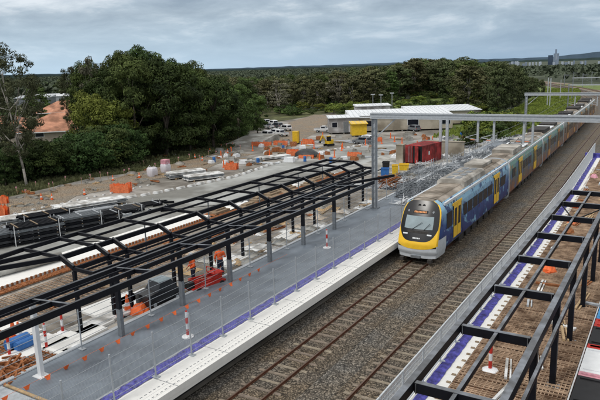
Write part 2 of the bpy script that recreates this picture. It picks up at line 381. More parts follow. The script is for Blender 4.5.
# ---------------------------------------------------------------- platforms
yL = frange(4, 48, 4)+frange(52, 92, 4)
yR = frange(4, 48, 4)+frange(52, 80, 4)
K['wallshade'] = mat('wall in painted shade', (.035,.035,.036), .9, .4, 1.5)  # near-black colour paints in the shadow under the coping overhang
struct(MB().sweep(-7.7, -2.45, -.2, PT-.26, yL).build('platform_wall', 'wallshade'))
lc = MB()
for a, b in ((-1.84,-1.66),(-2.1,-1.85),(-3.5,-2.11)): lc.sweep(a, b, PT-.25 if a > -2 else PT-.2, PT, yL)
struct(lc.build('platform_coping', 'white'))
struct(MB().sweep(-1.8, -1.67, PT-.4, PT-.255, yL).build('platform_edge_lip', 'white'))
# joints across the coping
j = MB()
for y in frange(6, 88, 3): j.box(-2.9+off(y), -1.655+off(y), y, y+.025, PT+.001, PT+.004)
for y in frange(6, 70, .22):
    for x in (-1.93,-2.28): j.box(x+off(y), x+.035+off(y), y, y+.11, PT+.001, PT+.005)
struct(j.build('coping_joints', 'galvdark'))
struct(MB().sweep(-7.6, -3.56, PT-.2, PT-.01, yL).build('platform_deck', 'deck'))
struct(MB().sweep(-3.55, -3.47, PT-.2, PT+.03, yL).build('deck_edge_strip', 'galv'))
struct(MB().sweep(-7.85, -7.61, PT-.2, PT+.02, yL).build('deck_back_strip', 'galv'))
struct(MB().box(-20, -7.86, -4, 53, -.2, .55).build('platform_base', 'conc'))
struct(MB().box(-16.9, -7.87, 2, 52, .56, .72).build('formwork_floor', 'slabfloor'))
struct(MB().sweep(6.62, 14, -.2, PT-.08, yR).build('platform_base', 'conc'))
struct(MB().sweep(5.72, 6.2, PT-.25, PT, yR).sweep(6.46, 6.95, PT-.2, PT, yR).build('platform_coping', 'white'))
struct(MB().sweep(6.95, 10.82, PT-.079, PT-.06, yR).build('formwork_floor', 'form'))
struct(MB().sweep(10.83, 18, -.2, PT-.03, yR).build('formwork_floor', 'form'))
# purple membrane strips, slightly crumpled
def membrane(x0, x1, y0, y1, label):
    b = MB(); rows = []
    y = y0
    while y < y1:
        o = off(y); rows.append([(x0+o+rnd.uniform(-.02,.02), y, PT+.005+rnd.uniform(0,.02)), ((x0+x1)/2+o, y, PT+.03+rnd.uniform(0,.06)), (x1+o+rnd.uniform(-.02,.02), y, PT+.01+rnd.uniform(0,.03))]); y += .22
    b.grid(rows); tag(b.build('membrane_strip', 'purple'), label, 'membrane strip')
membrane(-3.45, -2.93, 5, 90, 'crumpled purple membrane strip along the left platform edge')
membrane(6.15, 6.55, 5, 79, 'crumpled purple membrane strip along the right platform edge')
mb = MB().box(5.3+off(78), 9+off(78), 77.6, 78.0, PT, PT+.5); tag(mb.build('purple_cover', 'purple'), 'purple cover sheet across the far end of the right platform', 'cover sheet')
# bolts and notches along the right coping
b = MB()
for y in frange(13, 70, .62):
    o = off(y); b.box(6.78+o, 6.93+o, y, y+.12, PT+.001, PT+.03)
tag(b.build('anchor_clips', 'timberold'), 'row of small brown anchor clips set in the right white coping', 'anchor clips', kind='stuff')

# rebar mats (one sheet of bars each)
def rebar(name, x0, x1, y0, y1, z, sx, sy, label, m='rustlt', r=.014):
    b = MB(); x = x0
    while x < x1:
        yy = y0
        while yy < y1:
            y2 = min(yy+4, y1); b.bar((x+off(yy),yy,z+rnd.uniform(-.01,.01)), (x+off(y2),y2,z+rnd.uniform(-.01,.01)), r*2, r*2); yy = y2
        x += sx*rnd.uniform(.8,1.2)
    y = y0
    while y < y1:
        b.bar((x0+off(y),y,z+.03+rnd.uniform(-.01,.01)), (x1+off(y),y+rnd.uniform(-.05,.05),z+.03), r*2, r*2); y += sy*rnd.uniform(.75,1.25)
    return tag(b.build(name, m), label, 'reinforcing mesh')
yy = 12.0; names = ['nearest','second nearest','third','fourth','fifth','sixth','seventh','farthest']
for i in range(8):
    y2 = yy+ (7.9 if i < 7 else 10)
    rebar('reinforcing_mesh', 7.0, 10.7, yy, y2, PT+.02, .15, .13, names[i]+' sheet of rusty reinforcing mesh on the right formwork deck', 'rustlt', .016); yy = y2+.1
rebar('reinforcing_mesh', 12.5, 16, 24, 70, PT+.02, .25, .22, 'rusty reinforcing mesh right of the painted sheets', 'rustlt', .016)
rebar('reinforcing_mesh', -17.5, -16.95, 10, 60, .8, .16, .14, 'long narrow rusty mesh in front of the white edge strip', 'rust', .03)
rebar('reinforcing_mesh', -16.4, -12.3, 12, 30, .78, .3, .3, 'rusty mesh on the floor behind the grey canopy column', 'rustlt', .016)
rebar('reinforcing_mesh', -13, -8.2, 6, 15.6, .78, .24, .24, 'dense brown mesh beside the grey deck at the lower left', 'rust', .018)
# white battens between mats on the right deck
bt = MB()
for x in (10.75,):
    bt.bar((x, 12, PT+.05), (x, 60, PT+.05), .05, .05)
tag(bt.build('white_batten', 'paint'), 'long thin white batten along the foot of the right canopy columns', 'batten')

# painted sheets at the bottom right edge
def sheetbox(y0, y1, m, label, x0=10.86, x1=12.1, h=.35):
    b = MB().box(x0, x1, y0+.01, y1-.01, PT-.02, PT+h)
    b.bar((x0+.1, y0+.2, PT+h+.02), (x1-.1, y0+.2, PT+h+.02), .06, .04); b.bar((x0+.1, y1-.2, PT+h+.02), (x1-.1, y1-.2, PT+h+.02), .06, .04)
    tag(b.build('painted_sheet', m), label, 'painted sheet')
sheetbox(17.5, 19.9, 'black', 'black painted sheet nearest the bottom right corner')
sheetbox(19.9, 21.9, 'black', 'black painted sheet just below the white sheet')
sheetbox(21.9, 22.25, 'pink', 'narrow pink red sheet between black and white sheets')
sheetbox(22.25, 24.35, 'paint', 'white painted sheet between narrow red sheets')
sheetbox(24.35, 24.75, 'red', 'narrow red sheet above the white sheet')
sheetbox(24.75, 26.6, 'black', 'black painted sheet between the red sheets')
sheetbox(26.6, 27.5, 'red', 'wide red sheet just below the blue sheet')
sheetbox(27.5, 29.6, 'ltblue', 'sky blue painted sheet at the right edge')
sheetbox(29.6, 33, 'paint', 'farthest white painted sheet beyond the blue one')
b = MB()
for k in range(4): b.bar((12.25+k*.16, 15, PT+.1), (12.25+k*.16, 34, PT+.1), .07, .1)
tag(b.build('steel_rails', 'galvdark'), 'bundle of long grey steel sections beside the painted sheets', 'steel sections')
b = MB().box(12.9,13.6,22.2,22.8,PT,PT+.4).bar((12.9,22,PT+.5),(13.7,23,PT+.55),.2,.12)
tag(b.build('orange_crate', 'orange'), 'orange crate at the bottom right corner beside grey steel sections', 'crate')

# ---------------------------------------------------------------- canopies
def canopy_right():
    t = thing('canopy_frame', 'dark steel canopy frame standing over the right platform', 'canopy frame', (7.85, 9.7, 0))
    def L(b): b.v = [(x-7.85, y-9.7, z) for x,y,z in b.v]; return b
    z = 4.3; ys = [5.7, 9.7, 13.64, 17.62, 21.55, 25.5, 29.5, 33.3, 36.8, 40.3]; p0, p1 = 3, 40.4
    def beam(x, z, w, h, y0=p0, y1=p1):
        m = L(MB().box(x-w/2, x+w/2, y0, y1, z-h, z-.008)).build('beam', 'steel', t)
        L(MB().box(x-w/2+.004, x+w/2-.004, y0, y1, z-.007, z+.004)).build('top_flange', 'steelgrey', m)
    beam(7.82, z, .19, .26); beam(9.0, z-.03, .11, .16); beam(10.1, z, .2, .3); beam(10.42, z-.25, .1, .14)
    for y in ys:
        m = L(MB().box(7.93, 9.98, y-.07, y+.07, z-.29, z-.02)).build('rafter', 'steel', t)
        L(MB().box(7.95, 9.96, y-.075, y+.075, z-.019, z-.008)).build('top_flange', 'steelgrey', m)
    for y in ys[1:]:
        m = L(MB().box(10.0, 10.2, y-.17, y+.05, PT-.06, z-.31)).build('column', 'steel', t)
        L(MB().box(9.9, 10.34, y-.3, y+.16, PT-.055, PT-.03)).build('base_plate', 'galv', m)
    for y in ys:
        for x in (7.98, 9.9):
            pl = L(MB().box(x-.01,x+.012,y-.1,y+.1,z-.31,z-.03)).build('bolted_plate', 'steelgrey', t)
    for a, b_ in (((9.0,33.3,4.1),(10.1,36.8,4.1)),((7.9,36.8,4.1),(9,33.3,4.1))):
        L(MB().bar(a, b_, .05, .05)).build('brace', 'steel', t)
canopy_right()
def canopy_left():
    t = thing('canopy_frame', 'long dark steel canopy frame with folded rafters standing on the left platform', 'canopy frame', (-6.9, 13.1, 0))
    def L(b): b.v = [(x+6.9, y-13.1, z) for x,y,z in b.v]; return b
    def beam(x, z, w, h, y0, y1, top='steelnavy', name='beam'):
        m = L(MB().box(x-w/2, x+w/2, y0, y1, z-h, z-.008)).build(name, 'steel', t)
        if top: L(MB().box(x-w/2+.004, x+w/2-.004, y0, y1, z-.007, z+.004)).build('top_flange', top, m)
    # front part
    beam(-4.6, 4.32, .12, .25, 4, 38.6); beam(-5.7, 4.2, .1, .2, 4, 37.6); beam(-6.85, 4.12, .14, .24, 4, 37.4)
    for y in (5.1, 9.1, 13.1, 17.15, 21.1, 24.9, 28.75, 32.65, 36.9):
        m = L(MB().bar((-6.78,y,4.0),(-4.66,y,4.2), .1, .16)).build('rafter', 'steel', t)
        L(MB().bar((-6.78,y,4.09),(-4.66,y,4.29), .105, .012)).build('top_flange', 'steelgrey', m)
        first = abs(y-13.1) < .1
        if y > 12:
            m = L(MB().box(-6.98,-6.78,y-.08,y+.08,PT+(.0 if first else 1.25),3.83)).build('column', 'paint' if first else 'steel', t)
            if first: m['label'] = 'unpainted pale grey column'; L(MB().box(-7.14,-6.62,y-.22,y+.22,PT-.009,PT+.02)).build('base_plate', 'paint', m)
            else: L(MB().box(-6.99,-6.77,y-.09,y+.09,PT,PT+1.245)).build('column_sleeve', 'galvdark', m)
    L(MB().bar((-6.9,37.3,4.0),(-4.3,41.5,4.2), .12, .18)).build('end_strut', 'steel', t)
    # rear folded part: A back eave, B ridge line, Cc column line, D front eave
    fr = [16.85, 18.85, 19.95, 23.05, 26.15, 29.2, 32.2, 35.1, 38.1, 41.1, 43.8, 46.4]
    e0, e1 = 16.8, 46.5
    beam(-12.7, 4.3, .1, .2, e0, e1, None); beam(-11.4, 4.28, .07, .12, e0, e1, None); beam(-10.1, 4.25, .12, .24, e0, e1, None)
    beam(-9.2, 3.85, .11, .22, e0, e1, None); beam(-7.95, 3.82, .1, .22, e0, e1)
    beam(-7.6, 3.7, .05, .08, e0, e1)
    for x, zz in ((-8.6,3.8),): beam(x, zz, .05, .09, e0, e1, None, 'purlin')
    for x, zz in ((-6.3,4.14),): beam(x, zz, .05, .09, 4, 37.2, None, 'purlin')
    for a, b_ in (((-12.7,e0,4.2),(-11.9,10,4.2)),((-10.1,e0,4.14),(-13.4,10.5,4.14)),((-11.4,e0,4.2),(-13.0,11.0,4.18))):
        L(MB().bar(a, b_, .1, .2)).build('hip_beam', 'steel', t)
    for y in fr:
        m = L(MB().bar((-12.65,y,4.2),(-10.16,y,4.16), .09, .16)).build('rafter', 'steel', t)
        L(MB().bar((-10.1,y,4.2),(-9.2,y,3.8), .13, .2)).build('knee', 'steel', m)
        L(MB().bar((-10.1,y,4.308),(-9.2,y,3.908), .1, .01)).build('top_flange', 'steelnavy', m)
        L(MB().bar((-9.14,y,3.76),(-7.9,y,3.73), .11, .16)).build('arm', 'steel', m)
        L(MB().box(-9.28,-9.12,y-.07,y+.07,.72,3.63)).build('column', 'steel', t)
    for i in (1, 4, 7, 9): L(MB().bar((-12.6,fr[i],4.1),(-10.2,fr[i+1],4.05), .03, .03)).build('brace', 'steel', t)
canopy_left()
# extra temporary posts standing in the unfinished floor
for i, (x, y) in enumerate(((-12.6,24.5),(-12.6,30.2),(-12.6,36),(-12.6,41.5),(-12.6,45.5))):
    b = MB().tube((x,y,.72),(x,y,3.9),.04).box(x-.12,x+.12,y-.12,y+.12,.72,.74)
    tag(b.build('prop', 'galvdark'), 'thin grey steel prop under the rear canopy eave', 'steel prop', 'thin props under the rear canopy eave')

# ---------------------------------------------------------------- fences
def fence(name, x, y0, y1, h, step, label, nw, m='galv', mesh=.12, z=PT, fn=off, pr=.028, wr=.008, feet=True):
    t = thing(name, label, 'fence', (x, y0, z))
    def L(b): b.v = [(vx-x, vy-y0, vz-z) for vx,vy,vz in b.v]; return b
    ys = frange(y0, y1, step); first = None
    for i, y in enumerate(ys[:98]):
        if first is None:
            b = MB().tube((0,0,0),(0,0,h),pr,8)
            if feet: b.box(-.14,.16,-.1,.1,0,.035)
            first = b.build('post', m, t); o = first
        else: o = first.copy(); C.objects.link(o)
        o.location = (fn(y), y-y0, 0); o.rotation_euler = (rnd.uniform(-.012,.012), rnd.uniform(-.012,.012), 0)
    for k in range(nw):
        b = MB(); zz = z+h*(k+.6)/nw
        for a, c in zip(ys, ys[1:]): b.tube((x+fn(a),a,zz+rnd.uniform(-.02,.02)),(x+fn(c),c,zz+rnd.uniform(-.02,.02)),wr,5)
        L(b).build('wire', m, t)
    if mesh:
        b = MB(); y = y0
        while y < min(y1, 80):
            b.bar((x+fn(y),y,z+.06),(x+fn(y),y,z+h-.04),.005,.005); y += mesh
        L(b).build('mesh_panel', m, t)
    return t
fence('safety_fence', -2.87, 7.0, 88, 1.82, 2.03, 'galvanised post and wire fence along the left platform edge beside the train', 6, 'fencew', .055, pr=.034, wr=.009)
fence('safety_fence', -7.35, 7.4, 60, 1.75, 4.0, 'wire fence along the back edge of the grey deck under the left canopy', 6, 'fencew', 0, pr=.028, wr=.012)
# right fence: closer galvanised panels
def fence_right():
    x0 = 6.08; t = thing('safety_fence', 'galvanised mesh panel fence along the right platform edge beside the empty track', 'fence', (x0, 8, PT))
    def L(b): b.v = [(x-x0, y-8, z-PT) for x,y,z in b.v]; return b
    ys = frange(8, 80, 1.9)
    for i, y in enumerate(ys[:-1]):
        o = off(y); y2 = ys[i+1]-.08
        b = MB().tube((x0+o,y,PT),(x0+o,y,PT+1.4),.028).tube((x0+o,y2,PT),(x0+o,y2,PT+1.4),.022).tube((x0+o,y,PT+1.4),(x0+o,y2,PT+1.4),.03).tube((x0+o,y,PT+.1),(x0+o,y2,PT+.1),.02)
        b.tube((x0+o,y,PT+.75),(x0+o,y2,PT+.75),.014); b.bar((x0+o,y+.02,PT+.02),(x0+o+.3,y+.02,PT+.02),.1,.04)
        fr_ = L(b).build('fence_panel', 'galvbright', t)
        b = MB(); yy = y+.06
        while yy < y2: b.bar((x0+o,yy,PT+.1),(x0+o,yy,PT+1.4),.011,.011); yy += .06
        for zz in (.25,.4,.55,.9,1.05,1.2): b.bar((x0+o,y,PT+zz),(x0+o,y2,PT+zz),.011,.011)
        L(b).build('infill_wires', 'galvbright', fr_)
fence_right()
# long handrail beyond, left of the train
fence('safety_fence', -7.9, 62, 92, 1.5, 2.4, 'low galvanised railing left of the train roofs behind the steel piles', 3, 'galv', 0, z=.2, wr=.03, pr=.04)

q7 = random.Random(21)
for k in range(16):
    y = 9+k*2.9+q7.uniform(-1,1); x = q7.uniform(-7.0,-4.2); L_ = q7.uniform(.4,1.2); W_ = q7.uniform(.2,.6); pts_ = [(x+W_*math.cos(a)*q7.uniform(.6,1.1), y+L_*math.sin(a)*q7.uniform(.6,1.1), PT-.006) for a in [2*math.pi*j/14 for j in range(14)]]
    struct(MB().poly(pts_).build('deck_stain', 'deckstain'))
dj = MB()
for y in frange(8, 60, 2.4): dj.box(-7.58+off(y), -3.58+off(y), y, y+.03, PT-.008, PT-.004)
# orange pennant line above the deck
t = thing('bunting_line', 'string of small orange pennants over the grey deck at lower left', 'bunting', (-6.3, 8, 1.1))
b = MB()
for y in frange(8, 30, 1): b.tube((-.15,y-8,.0),(-.15,min(y+1,30)-8,.0),.006,5)
b.build('rope', 'orangelt', t)
for k in range(22):
    y = .7+k*.87; q = rnd.uniform(-.1,.1)
    MB().poly([(-.15,y-.14,.0),(-.15,y+.14,0),(-.1+q,y+.03,-.2),(-.12+q,y-.04,-.2)]).build('pennant', 'orange', t)
# timber strips laid across the deck at the lower left
p = MB().box(-7.2,-3.4,10.9,11.05,PT,PT+.06); tag(p.build('timber_strip', 'timber'), 'thin yellow timber strip across the grey deck nearest the corner', 'timber strip')
p = MB().box(-7.4,-3.4,11.9,12.02,PT,PT+.05); tag(p.build('timber_strip', 'timber'), 'second yellow timber strip across the deck, next to the pale column', 'timber strip')
p = MB().box(-7.5,-3.4,11.1,11.85,PT-.005,PT+.015); tag(p.build('steel_cover_plate', 'galv'), 'pale steel plate between two timber strips on the deck', 'steel plate')

# ---------------------------------------------------------------- overhead line gantries
def gantry(X, Y, zt, x2, label, zb, near=False):
    rz = -hd(Y); t = thing('overhead_gantry', label, 'gantry', (X, Y, zb), rz)
    h = zt-zb
    m = MB().box(-.16,.16,-.05,.21,0,h-.02).build('mast', 'galv', t)
    MB().box(-.3,.3,-.2,.35,0,.05).build('base_plate', 'galvdark', m)
    if near:
        bb = MB()
        for s in (-1, 1): bb.box(s*.15-.045, s*.15+.045, -.16, -.055, .05, h-.03)
        for k in range(14): bb.bar((-.15,-.12,.3+k*.5),(.15,-.12,.55+k*.5),.03,.02)
        bb.build('mast_lacing', 'galvdark', m)
    w = x2-X
    bm = MB()
    for dy, dz in ((-.17,.17),(.17,.17),(-.17,-.17),(.17,-.17)): bm.bar((-.3,dy,h+dz),(w+.3,dy,h+dz),.1,.1)
    bm.box(-.3, w+.3, -.165, -.15, h-.1, h+.12)
    bmo = bm.build('beam', 'galv', t)
    lc_ = MB(); k = 0; x = -.2
    while x < w: lc_.bar((x,.17,h-.15),(x+.6,.17,h+.15),.04,.03); lc_.bar((x,-.1,h+.17),(x+.6,.12,h+.17),.04,.03); x += .6
    lc_.build('lacing', 'galvdark', bmo)
    MB().box(w-.16,w+.16,-.13,.13,0,h-.25).build('mast', 'galv', t)
    for px, s in ((0,1),(w,-1)): MB().bar((px+s*.1,0,h-1.7),(px+s*1.7,0,h-.25),.08,.08).build('knee_brace', 'galv', t)
    for px in near or ():
        xx = px-X; d = MB().box(xx-.07,xx+.07,-.07,.07,h-1.75,h-.2)
        do = d.build('drop_tube', 'galv', t)
        a = MB().bar((xx-.05,0,h-1.6),(xx-.9,0,h-1.45),.04,.04).bar((xx-.05,0,h-1.2),(xx-.9,0,h-1.45),.04,.04); a.build('registration_arm', 'galv', do)
        ins = MB()
        for q in range(4): ins.lathe([(.03,0),(.07,.02),(.03,.04)], (xx-.25-q*.07, 0, h-1.64), 8)
        ins.build('insulator', 'orangelt', do)
gantry(-7.0, 44, 8.33, 12.2, 'nearest grey lattice gantry whose beam spans both tracks', PT-.0, (1.03, 2.15, 4.17, 4.76))
gantry(-6.9, 100, 7.05, 7.5, 'second grey gantry standing behind the nearest one', -.13, (0, 3))
def portal(X, Y, x2, h, label):
    t = thing('overhead_gantry', label, 'gantry', (X, Y, -.13), -hd(Y)); w = x2-X
    for x in (0, w): MB().box(x-.11,x+.11,-.11,.11,0,h).build('mast', 'galvdark', t)
    MB().box(-.2,w+.2,-.1,.1,h-.35,h-.1).build('beam', 'galv', t)
portal(off(150)-4.5, 150, off(150)+8.5, 6.8, 'third gantry over the far end of the train')
portal(off(205)-4.5, 205, off(205)+8.5, 6.8, 'fourth distant gantry on the bend')
def pole(u, v, h, label, r=.16, X=None):
    P = G(u, v, -.13); b = thing('steel_pole', label, 'pole', P)
    MB().box(-r,r,-r*.8,r*.8,0,h).build('post', 'galv', b); MB().box(-.4,.4,-.35,.35,0,.12).build('footing', 'white', b)
    return b
pole(440,161,5.3,'left of two adjacent grey posts beside the red container')
pole(446.5,161,5.3,'right of two adjacent grey posts beside the red container')
for cx_, lb in ((0,'overhead wires above the train track beyond the nearest gantry'),(3.95,'overhead wires above the empty track beyond the nearest gantry')):
    t = thing('overhead_wire', lb, 'overhead wires', (cx_, 44, 0)); ys = frange(44, 100, 8)+frange(108, 300, 8)
    for nm, zz, sg in (('contact_wire', 5.4, 0), ('messenger_wire', 6.35, .5)):
        b = MB()
        for a, c in zip(ys, ys[1:]):
            f1 = ((a-44)%50)/50; f2 = ((c-44.001)%50)/50
            b.tube((off(a), a-44, zz-sg*4*f1*(1-f1)), (off(c), c-44, zz-sg*4*f2*(1-f2)), .012, 4)
        b.build(nm, 'galvdark', t)
pole(547,106,7.5,'distant grey mast on the grass embankment, left one',.12); pole(549.5,107,7.5,'distant grey mast on the grass embankment, right one',.12)
pole(560,99,6,'thin distant mast nearest the bend in the line',.1)
for i in range(4):
    P = G(564+i*9.1, 88-(i%2)*3.5, 0); pl = MB().box(-.13,.13,-.13,.13,0,6).box(-.1,1.9,-.08,.08,5.3,5.5)
    tag(pl.build('line_mast', 'galvdark', loc=P), 'tiny distant overhead line mast where the tracks bend', 'mast', 'distant line masts on the bend')

# ---------------------------------------------------------------- train
OUT = [(1.28,.35),(1.36,.74),(1.37,1.2),(1.37,2.0),(1.355,2.7),(1.33,3.1),(1.24,3.4),(1.05,3.62),(.75,3.76),(.4,3.83),(0,3.85)]
def ring(y, sc=1.0, zs=1.0, lo=0, hi=11):
    r = [(x*sc, y, .35+(z-.35)*zs) for x,z in OUT[lo:hi]]
    return r
def bodyside(b, y0, y1, lo, hi, side=0):
    pts = OUT[lo:hi]
    for s in ((1,-1) if side == 0 else (side,)):
        rows = [[(s*x, y, z) for x,z in pts] for y in (y0, y1)]
        if s > 0: rows = rows[::-1]
        b.grid(rows)
    return b
train = thing('passenger_train', 'yellow nosed electric passenger train with blue and orange artwork waiting at the left platform', 'train', (-.08, 34.8, 0))
def carriage(i, ya, yb, livm, head=False):
    Lc = yb-ya; ym = (ya+yb)/2
    c = MB(); y0 = 1.9 if head else .15; y1 = Lc-.15
    def Lb(b): return b
    bodyside(c, y0, y1, 1, 8); root = c.build('carriage', livm, train)
    root.location = (off(ym)-math.sin(-hd(ym))*0+ (off(ya)-off(ym))*0, 0, 0)
    a = math.atan2(off(yb)-off(ya), yb-ya); root.location = (off(ya), ya-35.2, 0); root.rotation_euler = (0,0,-a)
    r = MB(); pts = OUT[7:]; full = [(x,z) for x,z in pts]+[(-x,z) for x,z in pts[::-1][1:]]
    r.grid([[(x,y,z) for x,z in full] for y in (y0,y1)]); rf = r.build('roof', 'trainroof', root, True)
    rb = MB(); y = y0+.3
    while y < y1-.2: rb.box(-.7,.7,y,y+.06,3.8,3.865) ; y += .28
    rb.build('roof_ribs', 'trainroof', root)
    for s in (-1,1): MB().bar((s*1.2,y0,3.5),(s*1.2,y1,3.5),.12,.16).build('gutter', 'tgrey' if i < 2 else 'roofwhite', root)
    pj = MB()
    for y in frange(y0+1, y1-.5, 2.7):
        for s in (-1,1): pj.box(min(s*1.368,s*1.374), max(s*1.368,s*1.374), y, y+.025, .76, 3.0)
    for s in (-1,1): pj.box(min(s*1.36,s*1.376), max(s*1.36,s*1.376), y0, y1, .74, .79)
    pj.build('panel_joints', 'under', root)
    e = MB(); prof = [(x,z) for x,z in OUT]+[(-x,z) for x,z in OUT[::-1][1:]]
    e.poly([(x,y1,z) for x,z in prof]); e.build('end_wall', 'tgrey', root)
    if not head: MB().poly([(x,y0,z) for x,z in prof][::-1]).build('end_wall', 'tgrey', root)
    MB().box(-.7,.7,y1,y1+.3,.9,3.2).build('gangway', 'black', root)
    # doors and windows
    doors = [4.2, 15.1] if head else [Lc*.27, Lc*.72]
    for s in (-1,1):
        for d in doors:
            dd = MB()
            for k in (-1,1): dd.box(min(s*1.36,s*1.392), max(s*1.36,s*1.392), d+k*.42-.4, d+k*.42+.4, .95, 3.12)
            do = dd.build('door', 'tyellow' if i < 2 else 'doordull', root)
            g_ = MB()
            for k in (-1,1): g_.box(min(s*1.393,s*1.4), max(s*1.393,s*1.4), d+k*.42-.25, d+k*.42+.26, 1.7, 2.9)
            g_.build('pane', 'glass', do)
            MB().box(min(s*1.361,s*1.394), max(s*1.361,s*1.394), d-.02, d+.02, .95, 3.12).box(min(s*1.361,s*1.394), max(s*1.361,s*1.394), d-.86, d-.825, .95, 3.12).box(min(s*1.361,s*1.394), max(s*1.361,s*1.394), d+.825, d+.86, .95, 3.12).build('rubber_seal', 'black', do)
            MB().box(min(s*1.36,s*1.386), max(s*1.36,s*1.386), d-1.05, d+1.05, 3.13, 3.3).build('door_header', 'tyellow' if i < 2 else 'doordull', do)
        spans = []
        if head: spans = [(5.7,6.5),(6.7,7.9),(8.1,9.3),(9.5,10.7),(10.9,12.1),(12.3,13.7),(16.4,18.2)]
        else:
            x = 1.2
            while x < Lc-1.6:
                if all(abs(x+.7-d) > 1.75 for d in doors): spans.append((x, x+1.35))
                x += 1.65
        for a_, b_ in spans:
            MB().box(min(s*1.35,s*1.381), max(s*1.35,s*1.381), a_, b_, 1.95, 2.75).build('window', 'glass', root)
        # light artwork flecks along the waist (raised film)
        if i < 0:
            fl = MB()
            for q in range(9): 
                yy = 6+q*1.1; fl.box(min(s*1.372,s*1.376), max(s*1.372,s*1.376), yy, yy+.7, 1.2+.12*(q%3), 1.26+.12*(q%3))
            fl.build('side_stripe', 'tgrey', root)
    # roof units
    if head:
        u = MB(); rows = []
        for y, hh in ((7.0,.0),(7.15,.36),(12.6,.36),(12.75,.0)): rows.append([(-1.02,y,3.62),(-.98,y,3.62+hh),(-.8,y,3.76+hh),(.8,y,3.76+hh),(.98,y,3.62+hh),(1.02,y,3.62)])
        ac = u.grid(rows).build('air_conditioner', 'acunit', root)
        v_ = MB(); [v_.box(-.5+(k%2)*.6,-.1+(k%2)*.6, 7.6+(k//2)*1.3, 8.4+(k//2)*1.3, 4.12, 4.14) for k in range(8)]; v_.build('grille', 'galvdark', ac)
        MB().box(-.6,-.2,7.12,7.14,3.8,4.0).build('access_panel', 'under', ac)
        MB().box(-1.1,.4,14.2,17.4,3.86,4.1).build('roof_pod', 'acunit', root)
    else:
        dk = i in (2,3,4,5)
        MB().box(-.95,.95,3.2,7.6,3.72,4.14).build('air_conditioner', 'under' if dk else 'acunit', root)
        MB().box(-.9,.9,11.2,14.6,3.72,4.06).build('air_conditioner', 'acunit' if i == 1 else 'under', root)
        MB().box(-1.0,1.0,8.2,10.8,3.8,3.9).build('roof_panel', 'roofwhite', root)
        if i in (1,3):
            p = MB()
            for q in (0,1.2): p.bar((-.6,9+q,4.0),(.6,9+q,4.0),.06,.06)
            p.bar((-.6,9,4),(-.6,10.2,4),.06,.06); p.bar((.6,9,4),(.6,10.2,4),.06,.06); p.bar((0,9.1,4.1),(0,10.9,4.35),.06,.06); p.bar((-.7,9.2,4.38),(.7,9.2,4.38),.06,.06)
            p.build('pantograph', 'black', root)
    # underframe, bogies
    MB().box(-1.3,1.3,y0,y1,.66,.74).build('floor_pan', 'under', root)
    for bx in (2.8, Lc-2.8):
        bg = MB().box(-.95,.95,bx-1.3,bx+1.3,.3,.5)
        for s in (-1,1): bg.box(s*.93-.08,s*.93+.08,bx-1.5,bx+1.5,.35,.62)
        bo = bg.build('bogie', 'under', root)
        w = MB()
        for s in (-1,1):
            for k in (-.95,.95): w.tube((s*.53,bx+k,.42),(s*.65,bx+k,.42),.42,18)
        w.build('wheels', 'rail', bo)
    ub = MB(); y = 5.2
    while y < Lc-5.2: ub.box(-1.2,1.22,y,y+1.2,.22,.655); y += 1.7
    ub.build('equipment_boxes', 'under', root)
    return root
cars = [(35.2,54.9,'liv0'),(55.1,73.3,'liv1'),(73.5,91.6,'liv1'),(91.8,109.9,'liv2'),(110.1,128.2,'liv2'),(128.4,146.6,'liv2')]
for i, (a, b_, lv) in enumerate(cars):
    rt_ = carriage(i, a, b_, lv, i == 0)
    if i == 0: front = rt_
    rt_['label'] = ['leading carriage with yellow nose and blue artwork','second carriage with green and orange artwork','third carriage','fourth carriage with brown artwork','fifth carriage','last carriage'][i]
# nose of the leading carriage
def fy(z, x):
    k = max(0, (z-1.25))
    return .05 + .1*max(0,1.2-z)*0 + (.40*k + .05*k*k) + .36*(abs(x)/1.36)**2.4 + (.12 if z < .6 else 0)
def hw(z):
    for (x0,z0),(x1,z1) in zip(OUT, OUT[1:]):
        if z <= z1: return x0+(x1-x0)*(z-z0)/(z1-z0)
    return 0
def face(zs, fr0=-1, fr1=1, o=0, inset=.9, n=12):
    rows = []
    for z in zs:
        w = hw(z)*inset*(1.0 if z < 2.6 else 1-.05*(z-2.6)); rows.append([((fr0+(fr1-fr0)*k/n)*w, fy(z,(fr0+(fr1-fr0)*k/n)*w)-o, z) for k in range(n+1)])
    return rows
def arr(a, b, n): return [a+(b-a)*k/n for k in range(n+1)]
MB().grid(face(arr(.34,.95,5)+[1.0])).build('bumper', 'tgrey', front, True)
def band(zl, zh, o, n=24):
    rows = []
    for q in arr(0, 1, 6):
        row = []
        for k in range(n+1):
            f = -1+2*k/n; a_ = zl(abs(f)); b_ = zh(abs(f)); z = a_+(b_-a_)*q; w_ = hw(z)*.9*(1.0 if z < 2.6 else 1-.05*(z-2.6)); row.append((f*w_, fy(z, f*w_)-o, z))
        rows.append(row)
    return rows
MB().grid(band(lambda f: .93+.2*f**3, lambda f: 1.4+.75*f**5, .012)).build('nose_band', 'tyellow', front, True)
MB().grid(face(arr(1.0,3.76,19))).build('nose_mask', 'blackgloss', front, True)
def side_shell(z0, z1, i0, f0, f1, name, m):
    # strip from the face edge back to the full body section
    for s in (-1,1):
        zs = arr(z0, z1, 10); rows = []
        for q in arr(f0, f1, 4):
            row = []
            for z in zs:
                w0 = hw(z)*.9*(1.0 if z < 2.6 else 1-.05*(z-2.6)); w1 = hw(z); ya = fy(z, w0); yb = 1.9
                e_ = math.sin(q*math.pi/2)
                row.append((s*(w0+(w1-w0)*min(1,e_*1.0)), ya+(yb-ya)*(1-math.cos(q*math.pi/2)), z))
            rows.append(row)
        if s > 0: rows = rows[::-1]
        MB().grid(rows).build(name, m, front, True)
